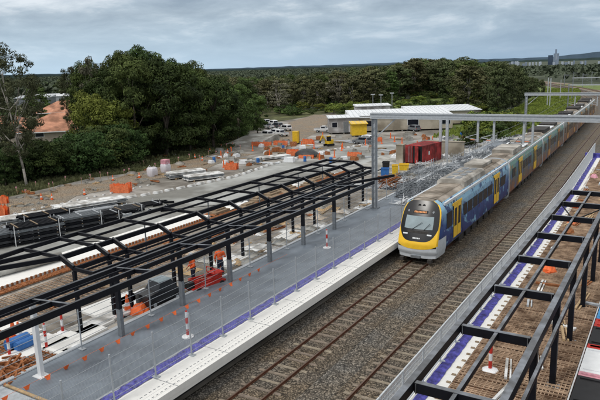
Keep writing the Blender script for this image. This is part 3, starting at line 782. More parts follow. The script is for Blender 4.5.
side_shell(1.13, 3.76, 0, 0, .3, 'nose_frame', 'tyellow'); side_shell(.34, 1.13, 0, 0, .3, 'bumper_corner', 'tgrey'); side_shell(1.5, 3.76, 0, .3, 1, 'cab_side', 'liv0'); side_shell(.34, 1.5, 0, .3, 1, 'cab_skirt', 'tgrey')
cap = MB(); w = hw(3.76)*.9; 
cap.grid([[(x,fy(3.76,x*.9),3.76) for x in arr(-.7,.7,8)],[(x,1.9,3.84-.12*(abs(x)/.75)**2) for x in arr(-.75,.75,8)]]).build('roof_cap', 'trainroof', front, True)
MB().grid(face(arr(2.12,2.86,5), -.74, .74, .014)).build('windscreen', 'screen', front, True)
MB().grid(face([3.02,3.1,3.2], -.42, .42, .014)).build('destination_display', 'black', front)
ds = MB()
for k in range(9):
    x = -.4+k*.09; ds.grid([[(x,fy(z,x)-.024,z),(x+.06,fy(z,x)-.024,z)] for z in (3.06,3.16)])
ds.build('display_text', 'amber', front)
lg = MB()
for k, wdt in enumerate((.1,.07,.07,.07,.07)):
    x = -.24+k*.1; lg.grid([[(x,fy(z,x)-.024,z),(x+wdt,fy(z,x)-.024,z)] for z in (1.56,1.64)])
lg.build('nose_badge', 'paint', front)
for s in (-1,1):
    MB().tube((s*.14,fy(3.5,.14)-.03,3.46),(s*.14,fy(3.5,.14)+.3,3.46),.1,14).build('marker_light', 'black', front)
    MB().tube((s*.8,fy(3.1,.8)-.03,3.12),(s*.8,fy(3.1,.8)+.1,3.12),.06,12).build('marker_light', 'galv', front)
    MB().grid([[(s*.62+dx,fy(z,.75)-.03,z) for dx in (0,.3*s)][::s] for z in (1.78,1.86)]).build('headlight', 'roofwhite', front)
    wn = MB(); xs = [1.3,1.395]; wn.box(min(s*1.33,s*1.385),max(s*1.33,s*1.385),1.95,3.1,1.9,2.9); wn.build('cab_window', 'glass', front)
wp = MB().bar((-.35,fy(2.15,0)-.06,2.1),(.25,fy(2.5,0)-.07,2.55),.025,.02).bar((.4,fy(2.15,0)-.06,2.1),(.75,fy(2.5,.6)-.09,2.5),.025,.02); wp.build('wiper', 'black', front)
MB().box(-.3,.3,.02,.2,.36,.5).build('coupler_cover', 'galvdark', front)
for s in (-1,1): MB().box(s*.9-.12,s*.9+.12,-.0,.4,.12,.32).build('rail_guard', 'under', front)
MB().grid(face([1.9,1.95,2.02], -.55, .55, .02)).build('lower_display', 'under', front)
# ---------------------------------------------------------------- site things
def interp0(u): return 146 if u < 250 else (138 if u < 320 else (137 if u < 400 else 134))
GZ = -.12
def place(u, v, z=GZ): return G(u, v, z)
# orange and white traffic cone / delineator post
def mk_delineator():
    t = thing('delineator_post', '', 'delineator')
    MB().lathe([(.24,0),(.24,.04),(.13,.09),(.06,.1)],(0,0,0),14).build('base', 'paint', t)
    for k in range(4):
        MB().tube((0,0,.1+k*.24),(0,0,.1+k*.24+.238),.055,10).build('band', 'red' if k % 2 == 0 else 'paint', t)
    MB().tube((0,0,1.06),(0,0,1.12),.05,10,.02).build('cap', 'red', t)
    return t
D = Maker(mk_delineator())
for (u, v, z, l) in ((490,371,PT,'red and white banded post on a round white base on the right mesh deck'),(188,337,PT,'red and white banded post on the grey deck at left'),(327,248,PT,'pinkish red and white post on the grey deck near the long fence middle'),(63,333,.72,'red and white post beside white slabs behind the back wire fence'),(47,350,.72,'red post standing on a small base near the pale column'),(10,357,.72,'red and white post at the left picture edge')):
    D.put(place(u,v,z), 0, l, scale=1.25 if u == 490 else 1.1)
def mk_cone():
    t = thing('traffic_cone', '', 'traffic cone')
    MB().box(-.18,.18,-.18,.18,0,.035).build('base', 'black', t)
    MB().lathe([(.14,.035),(.03,.7)],(0,0,0),12).build('body', 'orange', t)
    MB().lathe([(.108,.26),(.083,.4)],(0,0,0),12).build('reflective_band', 'paint', t)
    return t
CN = Maker(mk_cone())
spots = [(14,338,.72),(20,341,.72),(128,312,.72),(120,318,.72),(220,276,.72)]
for i, (u, v, z) in enumerate(spots):
    CN.put(place(u,v,z), 0, ['orange cone behind the deck near the left edge, beside blue bundle','orange cone just right of the one by the blue bundle','orange cone beside the black machine','second orange cone left of the black machine','orange cone near the red frame machine'][i], scale=1.3)
q = rnd
for i in range(13):
    u = q.uniform(12, 260); v0 = 214-u*.26
    CN.put(place(u, v0+q.uniform(-9,4)), 0, 'small orange cone on the gravel beside the haul road', 'cones dotted along the gravel margin', .95)
def mk_stake():
    t = thing('marker_stake', '', 'stake'); MB().box(-.03,.03,-.03,.03,0,1.0).build('stake', 'timber', t)
    MB().box(-.032,.16,-.034,.034,.82,1.02).build('flag', 'pink', t); return t
ST = Maker(mk_stake())
for i in range(22):
    u = 14+i*10.8+q.uniform(-4,4); ST.put(place(u, 198-u*.21+q.uniform(-2,5)), q.uniform(0,6), 'timber survey stake with pink tape on the gravel', 'survey stakes along the grass edge', .8)
# orange mesh barriers
def barrier(u, v, L, rz, label, h=1.1, panels=3):
    P = place(u, v); t = thing('mesh_barrier', label, 'orange barrier', P, rz); t.scale = (.6,.6,.66)
    for k in range(panels):
        y = (k-panels/2)*.5; b = MB(); rows = []
        n = 8
        for j in range(n+1): 
            x = -L/2+L*j/n; rows.append([(x, y+.12*math.sin(j*1.3+k), 0),(x, y+.1*math.sin(j*1.3+k+.5), h*q.uniform(.75,1.05))])
        for z in range(7):
            for (lo, hi), (lo2, hi2) in zip(rows, rows[1:]):
                f = (z+.3)/7; b.bar((lo[0],lo[1]+(hi[1]-lo[1])*f,hi[2]*f),(lo2[0],lo2[1]+(hi2[1]-lo2[1])*f,hi2[2]*f),.02,.1)
        for (lo, hi), (lo2, hi2) in zip(rows, rows[1:]):
            for f in (0,.33,.66): p0 = Vector(lo).lerp(Vector(lo2), f); p1 = Vector(hi).lerp(Vector(hi2), f); b.bar(p0, p1, .09, .02)
        b.build('mesh_panel', 'orange' if k % 2 else 'orangelt', t)
    for j in range(4): MB().tube((-L/2+L*j/3,0,0),(-L/2+L*j/3,0,h+.12),.035).build('post', 'black' if j % 2 else 'rust', t)
barrier(122,192,3.4,R(25),'bright orange mesh barrier cluster behind the haul road, nearest one',1.5,4)
barrier(232,169,2.6,R(20),'smaller orange barrier cluster right of the white panel stack',1.2,4)
barrier(262,146,5.5,R(15),'orange and white barrier row below the parked white cars',1.2,3)
barrier(281,145,4,R(10),'orange barrier beside the yellow machine',1.2,2)
barrier(309,144,3.2,R(0),'orange barrier between the two yellow machines',1.3,3)
barrier(293,155,2.6,R(10),'orange barrier just left of the black mound',1.3,4)
barrier(307,158,3.5,R(12),'low orange barrier in front of the black mound',.8,3)
barrier(355,156,3.2,R(5),'faded orange barrier right of the canopy end',.9,3)
barrier(375,141,4,R(0),'orange barrier beside the grey mast and site huts',1.1,2)
barrier(4,216,1.8,R(20),'orange barrier at the left edge beside the black racks',1.6,3)
barrier(4,203,2.0,R(20),'orange topped barrier at the left edge farther up',1.2,2)
barrier(452,150,4,R(10),'orange barrier right of the two grey posts',1,2)
# bulk bags
def bag(u, v, m, label, top=None):
    P = place(u, v); b = MB(); rows = []
    for j, (r, z) in enumerate(((.55,0),(.62,.25),(.63,.6),(.6,.95),(.5,1.05),(.05,1.02))):
        rows.append([(r*q.uniform(.93,1.05)*math.copysign(abs(math.cos(a))**.5, math.cos(a)), r*q.uniform(.93,1.05)*math.copysign(abs(math.sin(a))**.5, math.sin(a)), z+q.uniform(-.05,.05)) for a in [2*math.pi*k/20 for k in range(20)]]); rows[-1].append(rows[-1][0])
    o = thing('bulk_bag', label, 'bulk bag', P); b.grid(rows).build('bag', m, o, True)
    for s in (-1,1): MB().tube((s*.4,-.3,1.0),(s*.42,0,1.3),.025).tube((s*.42,0,1.3),(s*.4,.3,1.0),.025).build('strap', m, o)
    if top: MB().box(-.5,.42,-.45,.5,1.06,1.4).box(-.4,.5,-.5,.4,1.41,1.62).build('upper_load', top, o)
    o.scale = (.88,.88,.98)
bag(152.5,176,'bag','white woven bulk bag on the gravel, left of the pink topped one')
bag(166,172,'bag','white bulk bag with pink wrapped load on top','pink')
# stacks of white panels
def panelstack(u, v, L, W, n, rz, label, m='whitedirty'):
    P = place(u, v); t = thing('panel_stack', label, 'panel stack', P, rz); t.scale = (.85,.85,1)
    for s in (-.35,.35): MB().bar((L*s,-W/2-.1,.07),(L*s,W/2+.1,.07),.12,.14).build('bearer', 'timber', t)
    for k in range(n):
        b = MB(); dx = q.uniform(-.15,.15); dy = q.uniform(-.12,.12); z = .15+k*.17
        w = W/4
        for j in range(4): b.box(-L/2+dx+q.uniform(-.1,.1), L/2+dx, -W/2+dy+j*w+.04, -W/2+dy+(j+1)*w-.04, z, z+.1)
        b.build('panel', m if (k % 2 == 0 or k > n-2) else 'galvdark', t)
panelstack(186,177,5.2,2.2,4,R(62),'stack of white panels near the pink topped bag, left of the pair')
panelstack(204,179,5.2,2.2,3,R(62),'lower stack of white and blue grey panels beside the haul road')
panelstack(85,210,6.4,2.2,4,R(68),'long pale stack of white panels behind the black racks')
panelstack(105,205,4.5,2.0,3,R(68),'short pale stack of panels below the nearest orange barrier')
panelstack(22,222,5,2.2,3,R(66),'pale blue white stack near the left edge')
panelstack(272,159,6,2,2,R(64),'far white panel stack left of the black mound')
panelstack(252,163,2.5,1.2,2,R(64),'small white pallet left of the far panel stack')
# black section racks
def rack(u, v, L, W, layers, rz, label):
    P = place(u, v); t = thing('steel_rack', label, 'steel stack', P, rz); t.scale = (.88,.85,.8)
    z = .12
    for k in range(layers):
        b = MB(); n = 6
        for j in range(n):
            y = -W/2+W*j/(n-1)
            b.ibeam((-L/2+q.uniform(-.2,.2), y, z+.1),(L/2+q.uniform(-.2,.2), y, z+.1), .14, .2, .03)
        b.build('steel_layer', ['steel','steelrack','steel','steelrack','galvdark'][k % 5], t); z += .21
        for s in (-.38,0,.38): MB().bar((L*s,-W/2-.1,z+.03),(L*s,W/2+.1,z+.03),.08,.06).build('dunnage', 'timberold' if k % 2 else 'galv', t)
        z += .07
    for s in (-.46,.42):
        for y in (-W/2-.12, W/2+.12): MB().box(L*s-.03,L*s+.03,y-.02,y+.02,0,z+.15).build('strap', 'paint', t)
rack(12,244,3.6,1.8,5,R(72),'rack of black steel sections at the left picture edge')
rack(36,240,4.2,1.9,6,R(72),'tallest rack of black steel sections with white uprights')
rack(47,229,4.6,1.6,6,R(72),'rack of black steel sections behind the tallest one')
rack(80,228,4.2,1.6,5,R(70),'rack of black steel sections right of the tallest one')
rack(98,222,4.2,1.7,3,R(70),'low rack of black steel below the white panel stack')
rack(118,214,5.2,1.7,2,R(70),'lowest spread of black steel toward the road')
rack(140,207,4.5,1.6,1,R(70),'single layer of black steel on the haul road')
for i in range(34):                                       # small coil springs of black offcuts
    u = q.uniform(95,170); v = 232-u*.17+q.uniform(-5,8); P = place(u, v)
    b = MB().ibeam((-.5,0,.1),(.5,0,.1),.14,.2,.03).bar((-.2,-.3,.22),(-.2,.4,.22),.06,.05)
    o = tag(b.build('steel_offcut', 'steel' if i % 3 else 'galv', loc=P), 'short steel offcut lying on the haul road by the black racks', 'steel offcut', 'steel offcuts near the black racks'); o.rotation_euler = (0,0,q.uniform(.6,1.6))
# kerb blocks and road edge
kp = [(-34.6,22),(-34.4,30),(-33.8,39),(-31.9,46),(-30.2,56),(-31.4,65),(-30.7,79),(-27.8,90)]
def mk_kerb():
    t = MB(); t.v = [(-.2,-.5,0),(.2,-.5,0),(.2,.5,0),(-.2,.5,0),(-.12,-.5,.22),(.12,-.5,.22),(.12,.5,.22),(-.12,.5,.22)]
    t.f = [(4,5,6,7),(0,1,5,4),(1,2,6,5),(2,3,7,6),(3,0,4,7)]
    return tag(t.build('kerb_block', 'whitedirty'), 'pale concrete kerb block in the row along the haul road', 'kerb block', 'kerb blocks lining the haul road')
kb = mk_kerb(); firstk = True
for (a, b_) in zip(kp, kp[1:]):
    L = math.hypot(b_[0]-a[0], b_[1]-a[1]); n = int(L/1.35)
    for k in range(n):
        f = (k+.5)/n; o = kb if firstk else kb.copy()
        if not firstk: C.objects.link(o)
        firstk = False
        o.location = (a[0]+(b_[0]-a[0])*f+q.uniform(-.12,.12), a[1]+(b_[1]-a[1])*f, GZ); o.rotation_euler = (0,0,math.atan2(-(b_[0]-a[0]), b_[1]-a[1])+q.uniform(-.08,.08))
for k in range(22):
    o = kb.copy(); C.objects.link(o); o.location = (-38.2+k*.1+q.uniform(-.1,.1), 28+k*.95, GZ); o.scale = (.5,.35,.6); o['label'] = 'short timber coloured block in the dotted row behind the racks'; o['group'] = 'small blocks in the dotted row'
    o.rotation_euler = (0,0,q.uniform(-.2,.2))
# concrete ramp
b = MB().poly([(-50,78,GZ),(-44.5,80,GZ),(-44.5,86,1.1),(-50,86,1.1)]).poly([(-44.5,80,GZ),(-44.5,86,GZ),(-44.5,86,1.1)]).box(-50,-44.5,86,87.5,GZ,1.1)
tag(b.build('concrete_ramp', 'conc'), 'small grey concrete ramp at the foot of the dark trees', 'ramp')
# black mound
b = MB(); rows = []
for j in range(9):
    f = j/8; r = 2.3*math.cos(f*math.pi/2)
    rows.append([(r*1.35*math.cos(a)*q.uniform(.94,1.06), r*.9*math.sin(a)*q.uniform(.94,1.06), 1.55*math.sin(f*math.pi/2)*q.uniform(.95,1.03)) for a in [2*math.pi*k/22 for k in range(22)]]); rows[-1].append(rows[-1][0])
P = place(307,157); b.grid(rows); b.v = [(x*.62,y*.62,z*.75) for x,y,z in b.v]; tag(b.build('sheeted_mound', 'tarp', smooth=True, loc=P), 'rounded mound under black sheeting beside orange barriers', 'mound')
# scattered bits on the gravel
for i in range(120):
    u = q.uniform(8, 330); v = 203-u*.2+q.uniform(-15,12)
    if v < 140: continue
    P = place(u, v); L = q.uniform(.3,1.6); k = i % 5
    b = MB().bar((-L/2,0,.06),(L/2,0,.06),q.uniform(.1,.4),q.uniform(.08,.2)).bar((-L/3,-.2,.16),(L/3,.3,.16),.1,.06)
    nm, mm, lb, gp = (('timber_offcut','timberold','short timber offcut on the gravel','timber offcuts on the gravel'),('rubble_piece','conc','pale rubble piece on the gravel','rubble on the gravel'),('timber_offcut','timber','fresh timber offcut on the gravel','fresh timber offcuts on the gravel'),('rust_plate','rust','rusty steel scrap on the gravel','rusty scrap on the gravel'),('rubble_piece','conc','pale rubble piece on the gravel','rubble on the gravel'))[k]
    o = tag(b.build(nm, mm, loc=P), lb, 'offcut' if 'off' in nm else ('rubble' if 'rub' in nm else 'scrap'), gp); o.rotation_euler = (0,0,q.uniform(0,3))
for (u,v) in ((132,174),(180,164),(232,160)):
    P = place(u,v); rows = []; b = MB()
    for j in range(5):
        r = .6*math.cos(j/4*1.5); rows.append([(r*1.4*math.cos(a)*q.uniform(.85,1.1), r*math.sin(a)*q.uniform(.85,1.1), .35*math.sin(j/4*1.5)*q.uniform(.9,1.1)) for a in [2*math.pi*k/12 for k in range(12)]]); rows[-1].append(rows[-1][0])
    tag(b.grid(rows).build('dirt_heap', 'dirt', loc=P), 'low heap of brown dirt on the gravel margin', 'dirt heap', 'dirt heaps on the gravel margin')

# white strip of the far platform edge and broken parts of it
b = MB().box(-20.1,-17.7,2,36.4,.6,PT); w_ = tag(b.build('edge_slab', 'white'), 'long white edge slab strip seen between the rear canopy beams', 'edge slab')
b = MB()
for k in range(112): b.box(-17.69,-17.6,2.3+k*.3,2.4+k*.3,.6,PT+.03)
b.build('rusty_teeth', 'rust', w_)
b = MB(); rows = []
b.tube((-19.4,19.3,PT+.3),(-18.7,23.2,PT+.3),.28,12); tag(b.build('rolled_membrane', 'conc', smooth=True), 'grey roll of membrane lying on the white edge slab at left', 'roll')
def sheet(u, v, z, L, W, rz, m, label, cat='sheet', name='loose_sheet', amp=.12):
    P = G(u, v, z); rows = []; n = 7
    for j in range(n+1): rows.append([(-L/2+L*j/n+q.uniform(-.1,.1), -W/2+W*k/n+q.uniform(-.1,.1), .02+q.uniform(0,amp)) for k in range(n+1)])
    o = tag(MB().grid(rows).build(name, m, loc=P), label, cat); o.rotation_euler = (0,0,rz)
for i,(u,v,L,W,m,l) in enumerate(((222,209,3.2,1.9,'white','first white slab patch beyond the strip end'),(236,204,2.2,1.7,'whitedirty','second white patch right of the first, by black offcuts'),(277,193,4.6,2.1,'timberold','brown panel between the rear canopy beams'),(302,184,4,1.8,'whitedirty','white patch right of the brown panel'),(322,176,3.5,1.6,'whitedirty','farther white patch near the canopy end'),(340,170,3,1.4,'conc','last pale patch near the canopy end'),(214,214,1.5,1.2,'rust','rusty patch at the strip end'),(250,200,2.5,1.3,'tarp','black sheet beside the brown panel'))):
    sheet(u,v,.8,L,W,R(90),m,l,'slab patch','slab_patch',.08)
for i in range(8): 
    P = (-17.5+q.uniform(-1,.5), 38+i*2.6, .72); b = MB().box(-.4,.5,-.9,.9,0,.3).box(-.3,.2,-.5,.7,.31,.42)
    tag(b.build('formwork_box', 'timberold', loc=P), 'brown formwork box along the platform edge beyond the white strip', 'formwork box', 'formwork boxes past the white strip')
# white slabs and rubble on the unfinished floor behind the deck
sl = [(100,322,3,1.1),(88,330,2.4,.9),(76,340,2.8,1),(58,345,3,1),(30,352,3.2,1),(112,305,3,1.4),(140,300,2.4,1.8),(16,330,2.6,1.0),(230,262,2.4,1.2),(255,250,2.2,1.1),(290,236,2.4,1.3),(75,358,2.2,.5)]
for i,(u,v,L,W) in enumerate(sl):
    P = G(u,v,.73); b = MB().box(-W/2,W/2,-L/2,L/2,0,.12); o = tag(b.build('concrete_slab', 'white' if i % 3 else 'whitedirty', loc=P), 'pale concrete slab lying behind the back wire fence', 'concrete slab', 'pale slabs on the unfinished floor'); o.rotation_euler = (0,0,q.uniform(-.12,.12)+(1.57 if i % 4 == 3 else 0))
for i in range(38):
    x = q.uniform(-12.8,-8.2); y = q.uniform(23,48); L = q.uniform(.6,1.6); rows = []
    for j in range(7): rows.append([(-L/2+L*j/6+q.uniform(-.08,.08), -L*.4+L*.8*k/6, q.uniform(0,.35)*math.sin(math.pi*j/6)*math.sin(math.pi*k/6)+.02) for k in range(7)])
    tag(MB().grid(rows).build('rubble_heap', ['whitedirty','timber','conc','brick'][i%4], loc=(x,y,.73)), ['crumpled white sheeting heap','tan debris heap','grey rubble heap','cream rubble heap'][i%4]+' between the canopy columns', 'rubble heap', 'debris heaps between the canopy columns '+'abcd'[i%4])
for i in range(26):
    x = q.uniform(-16,-8.3); y = q.uniform(13,46); L = q.uniform(1,3); b = MB()
    for k in range(3): b.bar((k*.14,-L/2+q.uniform(-.1,.1),.05+.0*k),(k*.14,L/2,.05),.09,.08)
    o = tag(b.build('timber_lengths', ['timber','timberold','rust'][i%3], loc=(x,y,.73)), ['fresh timber lengths','weathered timber lengths','rusty bars'][i%3]+' lying on the unfinished floor', 'timber', 'loose lengths on the floor '+'abc'[i%3]); o.rotation_euler = (0,0,q.uniform(-.5,.5)+(1.3 if i%4==0 else 0))
b = MB().tube((0,0,0),(0,1.0,0),.25,12).tube((.5,.1,0),(.5,1.0,0),.22,12); tag(b.build('blue_bundle', 'blue', loc=G(7,346,1.0)), 'blue wrapped bundle behind the deck at the left edge', 'bundle')
for (u,v,l) in ((8,383,'rusty offcut heap below the pale column'),(20,372,'rusty offcut heap behind the pale column'),(12,366,'rusty offcut heap nearest the left edge')):
    P = G(u,v,.75); b = MB()
    for k in range(14): b.bar((q.uniform(-.6,.6),q.uniform(-.6,.6),q.uniform(0,.3)),(q.uniform(-.6,.6),q.uniform(-.6,.6),q.uniform(0,.3)),.08,.08)
    tag(b.build('offcut_heap', 'rust', loc=P), l, 'offcut heap')
# right deck oddments
def heap(P, m, label, n=14, r=.35, name='orange_bag', cat='bag'):
    b = MB()
    rows = []
    for j in range(6):
        f = j/5; rr = r*math.cos(f*1.5); rows.append([(rr*math.cos(a)*q.uniform(.8,1.2), rr*1.3*math.sin(a)*q.uniform(.8,1.2), .4*math.sin(f*1.5)*q.uniform(.9,1.1)) for a in [2*math.pi*k/n for k in range(n)]]); rows[-1].append(rows[-1][0])
    tag(b.grid(rows).build(name, m, loc=P), label, cat)
heap(G(549,272,PT), 'orange', 'orange bag on the right mesh deck, nearest the camera')
heap(G(572,224,PT), 'orangelt', 'faded orange bag on the right deck under the far canopy bays')
heap(G(577,208,PT), 'orange', 'orange bag beyond the canopy rafters on the right deck')
heap(G(568,233,PT), 'rust', 'rust coloured heap beside the faded orange bag', name='rust_heap', cat='heap')
heap(G(594,178,PT), 'pink', 'pinkish heap past the end of the right canopy', name='pink_heap', cat='heap')
for i in range(40):
    x = q.uniform(7,10.6); y = q.uniform(20,72); L = q.uniform(.6,2.4); b = MB().bar((0,-L/2,.06),(0,L/2,.06),.1,.1).bar((.16,-L/2,.06),(.14,L/2,.06),.06,.06)
    o = tag(b.build('timber_lengths', ['timber','galv','rust','whitedirty'][i%4], loc=(x+off(y),y,PT+.04)), ['fresh timber length','grey pipe length','rusty bar','pale batten'][i%4]+' lying on the right mesh deck', 'loose length', 'loose lengths on the right deck '+'abcd'[i%4]); o.rotation_euler = (0,0,q.uniform(-.25,.25)+(1.4 if i%5==0 else 0))
# ---------------------------------------------------------------- grey steel piles left of the train
for i in range(170):
    y = q.uniform(47, 98); x = q.uniform(-15.5-(y-47)*.08,-4.2)+off(y)
    if -10.6 > x and 57 < y < 79: x += 5
    L = q.uniform(1.6,3.6); P = (x, y, (.15 if y > 64 else -.1) if x < -8 else PT); b = MB(); hgt = q.uniform(.12,.5)
    for k in range(14): b.bar((q.uniform(-.6,.6), -L/2, q.uniform(0,hgt)),(q.uniform(-.6,.6), L/2+q.uniform(-.5,.3), q.uniform(0,hgt)), .04,.04)
    for k in range(4): b.bar((-.7,-L/2+L*k/3,hgt*.5),(.7,-L/2+L*k/3,hgt*.5),.06,.05)
    for s in (-.6,.6):
        for e_ in (-.4,.4): b.bar((s,L*e_,0),(s,L*e_,hgt+.2),.035,.035)
    o = tag(b.build('scaffold_pile', ['galv','galvdark','steelgrey','paint','galvdark'][i%5], loc=P), ['bright','dull','dark grey','whitish','dull'][i%5]+' scaffold tube pile on the ground left of the train', 'scaffold pile', 'scaffold piles left of the train '+'abcdb'[i%5]); o.rotation_euler = (0,0,q.uniform(-.2,.2))
struct(MB().box(-19.9,-7.9,64,95,-.2,.14).build('storage_pad', 'conc'))
P = G(389,186,.5); b = MB()
for k in range(46): b.bar((q.uniform(-1.1,1.1),q.uniform(-1.6,1.6),q.uniform(0,1.1)),(q.uniform(-1.1,1.1),q.uniform(-1.6,1.6),q.uniform(0,1.1)),.07,.07)
tag(b.build('rusty_steel_pile', 'rust', loc=P), 'tangled rusty steel pile beside the tall grey mast', 'steel pile')
b = MB().sweep(-3.6,-3.3,PT,PT+.35,frange(50,90,4)); tag(b.build('long_pipe', 'galv'), 'long pale pipe running beside the train roofs', 'pipe')
tag(MB().box(-3.75+off(90),-3.15+off(90),90,90.6,PT,PT+.8).build('pipe_cap', 'black'), 'black capped end of the long pale pipe', 'pipe end')
# bins
def bin_(u, v, m, w, l, h, label, wheels=False):
    P = place(u, v); t = thing('skip_bin', label, 'bin', P, R(20)); t.scale = (.52,.52,.75); b = MB(); i = 0
    w2, l2 = w*.42, l*.42; W, Ln = w*.5, l*.5
    b.v = [(-w2,-l2,.1),(w2,-l2,.1),(w2,l2,.1),(-w2,l2,.1),(-W,-Ln,h),(W,-Ln,h),(W,Ln,h),(-W,Ln,h),(-W+.06,-Ln+.06,h),(W-.06,-Ln+.06,h),(W-.06,Ln-.06,h),(-W+.06,Ln-.06,h),(-w2+.06,-l2+.06,.4),(w2-.06,-l2+.06,.4),(w2-.06,l2-.06,.4),(-w2+.06,l2-.06,.4)]
    b.f = [(3,2,1,0)]+[(k,(k+1)%4,4+(k+1)%4,4+k) for k in range(4)]+[(4+k,4+(k+1)%4,8+(k+1)%4,8+k) for k in range(4)]+[(8+k,8+(k+1)%4,12+(k+1)%4,12+k) for k in range(4)]+[(12,13,14,15)]
    b.build('tub', m, t); MB().box(-W-.05,W+.05,-Ln-.05,-Ln,h-.12,h).box(-W-.05,W+.05,Ln,Ln+.05,h-.12,h).build('rim', m, t)
    for s in (-1,1): MB().box(s*w2-.06,s*w2+.06,-l2,l2,0,.1).build('skid', 'black', t)
bin_(385,181,'blue',1.7,1.7,1.9,'blue skip bin beside the grey mast'); bin_(395,176,'yellow',1.3,1.6,1.7,'yellow skip bin next to the blue one'); bin_(404,172,'yellow',2.2,1.8,1.3,'wider yellow skip bin in front of the red container'); bin_(386,171,'black',1.6,1.6,1.5,'black skip bin behind the blue one')
# red shipping container
def container(P, rz, m, L, W, H, label):
    t = thing('shipping_container', label, 'container', P, rz); t.scale = (.78,.78,.85); b = MB(); n = int(L/.28)
    for s in (-1,1):
        rows = []
        for k in range(n+1):
            y = -L/2+L*k/n; x = s*(W/2-(.04 if k % 2 else 0)); rows.append([(x,y,.15),(x,y,H-.1)])
        if s < 0: rows = rows[::-1]
        b.grid(rows)
    b.box(-W/2,W/2,-L/2,L/2,H-.1,H-.04).box(-W/2,W/2,L/2-.05,L/2,.15,H-.1); body = b.build('body', m, t)
    rr = MB()
    for k in range(10): rr.box(-W/2+.1,W/2-.1,-L/2+.25+k*L/10,-L/2+.45+k*L/10,H-.039,H-.01)
    rr.build('roof_ribs', m, body)
    f = MB()
    for x in (-W/2,W/2):
        for y in (-L/2,L/2): f.box(x-.07,x+.07,y-.07,y+.07,0,H+.01)
    for x in (-W/2,W/2): f.box(x-.05,x+.05,-L/2,L/2,0,.15)
    f.build('frame', m, t)
    d = MB().box(-W/2+.05,-.25,-L/2-.06,-L/2,.15,H-.1); dd = d.build('door', m, t)
    for x in (-.9,-.5): MB().tube((x,-L/2-.09,.2),(x,-L/2-.09,H-.15),.025).build('lock_bar', 'galv', dd)
    MB().bar((.1,-L/2,H/2),(.95,-L/2-.5,H/2),.05,H-.25).build('door', m, t)['label'] = 'half open door'
    MB().box(-.2,W/2-.08,-L/2+.02,-L/2+.05,.2,H-.12).build('dark_opening', 'black', t)
    MB().box(W/2+.001,W/2+.012,-1.2,-.8,1.2,1.7).build('side_label', 'paint', t)
container((-13.6,73.2,.14), R(-8), 'cred', 6.1, 3.0, 2.7, 'faded red shipping container with one end door open')
b = MB().box(-.9,.9,-.5,.5,0,2.3); P = (-15.9, 71.4, .14); tag(MB().box(-.45,.45,-.5,.5,0,2.2).box(-.5,.5,-.55,.55,2.2,2.3).build('white_cabinet', 'hutbeige', loc=P), 'pale upright cabinet at the left of the red container', 'cabinet')
tag(MB().box(-2.8,2.8,-.12,.12,0,2.1).box(-2.9,2.9,-.2,.2,2.1,2.2).build('site_hoarding', 'hutbeige', loc=(-13.0,79,GZ)), 'pale hoarding just behind the red container', 'hoarding')
# ---------------------------------------------------------------- huts
def hut(name, P, rz, L, W, H, wall, roof, label, wins=(), door=None, cat='site hut', slope=.25):
    t = thing(name, label, cat, P, rz)
    MB().box(-L/2,L/2,-W/2,W/2,.25,H).build('wall', wall, t)
    b = MB(); b.v = [(-L/2-.2,-W/2-.3,H),(L/2+.2,-W/2-.3,H),(L/2+.2,W/2+.3,H),(-L/2-.2,W/2+.3,H),(-L/2-.2,-W/2-.3,H+.12),(L/2+.2,-W/2-.3,H+.12),(L/2+.2,W/2+.3,H+.12+slope),(-L/2-.2,W/2+.3,H+.12+slope)]
    b.f = [(3,2,1,0),(4,5,6,7),(0,1,5,4),(1,2,6,5),(2,3,7,6),(3,0,4,7)]; rf = b.build('roof', roof, t)
    rb = MB(); x = -L/2
    while x < L/2: rb.bar((x,-W/2-.3,H+.14),(x,W/2+.3,H+.14+slope),.05,.05); x += .8
    rb.build('roof_ribs', 'galv', rf)
    for (x, w, h) in wins:
        f = MB().box(x-w/2-.06,x+w/2+.06,-W/2-.04,-W/2,H*.5-h/2-.06+.25,H*.5+h/2+.06+.25).build('window', 'paint', t)
        MB().box(x-w/2,x+w/2,-W/2-.05,-W/2-.041,H*.5-h/2+.25,H*.5+h/2+.25).build('pane', 'glass', f)
    for x in door or (): MB().box(x-.45,x+.45,-W/2-.05,-W/2,.25,2.2).build('door', 'galvdark', t)
    for x in (-L/2+.4, 0, L/2-.4): MB().box(x-.15,x+.15,-W/2+.1,-W/2+.4,0,.25).build('footing', 'conc', t)
    return t
hz = R(34)
hut('site_hut', G(343,133,GZ), hz, 5.4, 3, 2.9, 'hut', 'roofwhite', 'pale grey site hut left of the yellow hut', [(-1.7,.9,.9),(1.7,.7,.7)], (.4,))
hut('site_hut', G(358.5,136,GZ), hz, 2.6, 2.4, 2.2, 'yellow', 'yellow', 'small yellow site hut between the pale huts', [], ())
hut('site_hut', G(377,131,GZ), hz, 6.5, 3, 3.0, 'hutbeige', 'roofwhite', 'beige site hut with dark windows behind the grey mast', [(-2.2,1.3,1.2),(1.9,1.3,1.2)], ())
hut('site_hut', G(397,130,GZ), hz, 5.5, 3, 3.0, 'hutbeige', 'roofwhite', 'beige site hut right of the grey mast', [(1.8,1.2,1.1)], (-1.0,))
hut('long_shed', G(398,129,GZ), R(34), 19, 8, 2.7, 'hutbeige', 'roofwhite', 'long shed with wide white metal roof behind the huts', [(-6,2,1),(2,2,1),(8,2,1)], (), 'shed', .8)
hut('long_shed', G(440,123,GZ), R(34), 14, 9, 2.8, 'hutbeige', 'roofwhite', 'flat roofed beige building at the right end of the huts', [(-5,2.4,1.6),(-1,2.4,1.6),(5.8,1.4,1.4)], (), 'shed', .5)
hut('site_hut', G(372,118,GZ), R(34), 8, 4, 2.9, 'hut', 'roofwhite', 'white roofed hut farthest back, behind the beige hut', [], ())
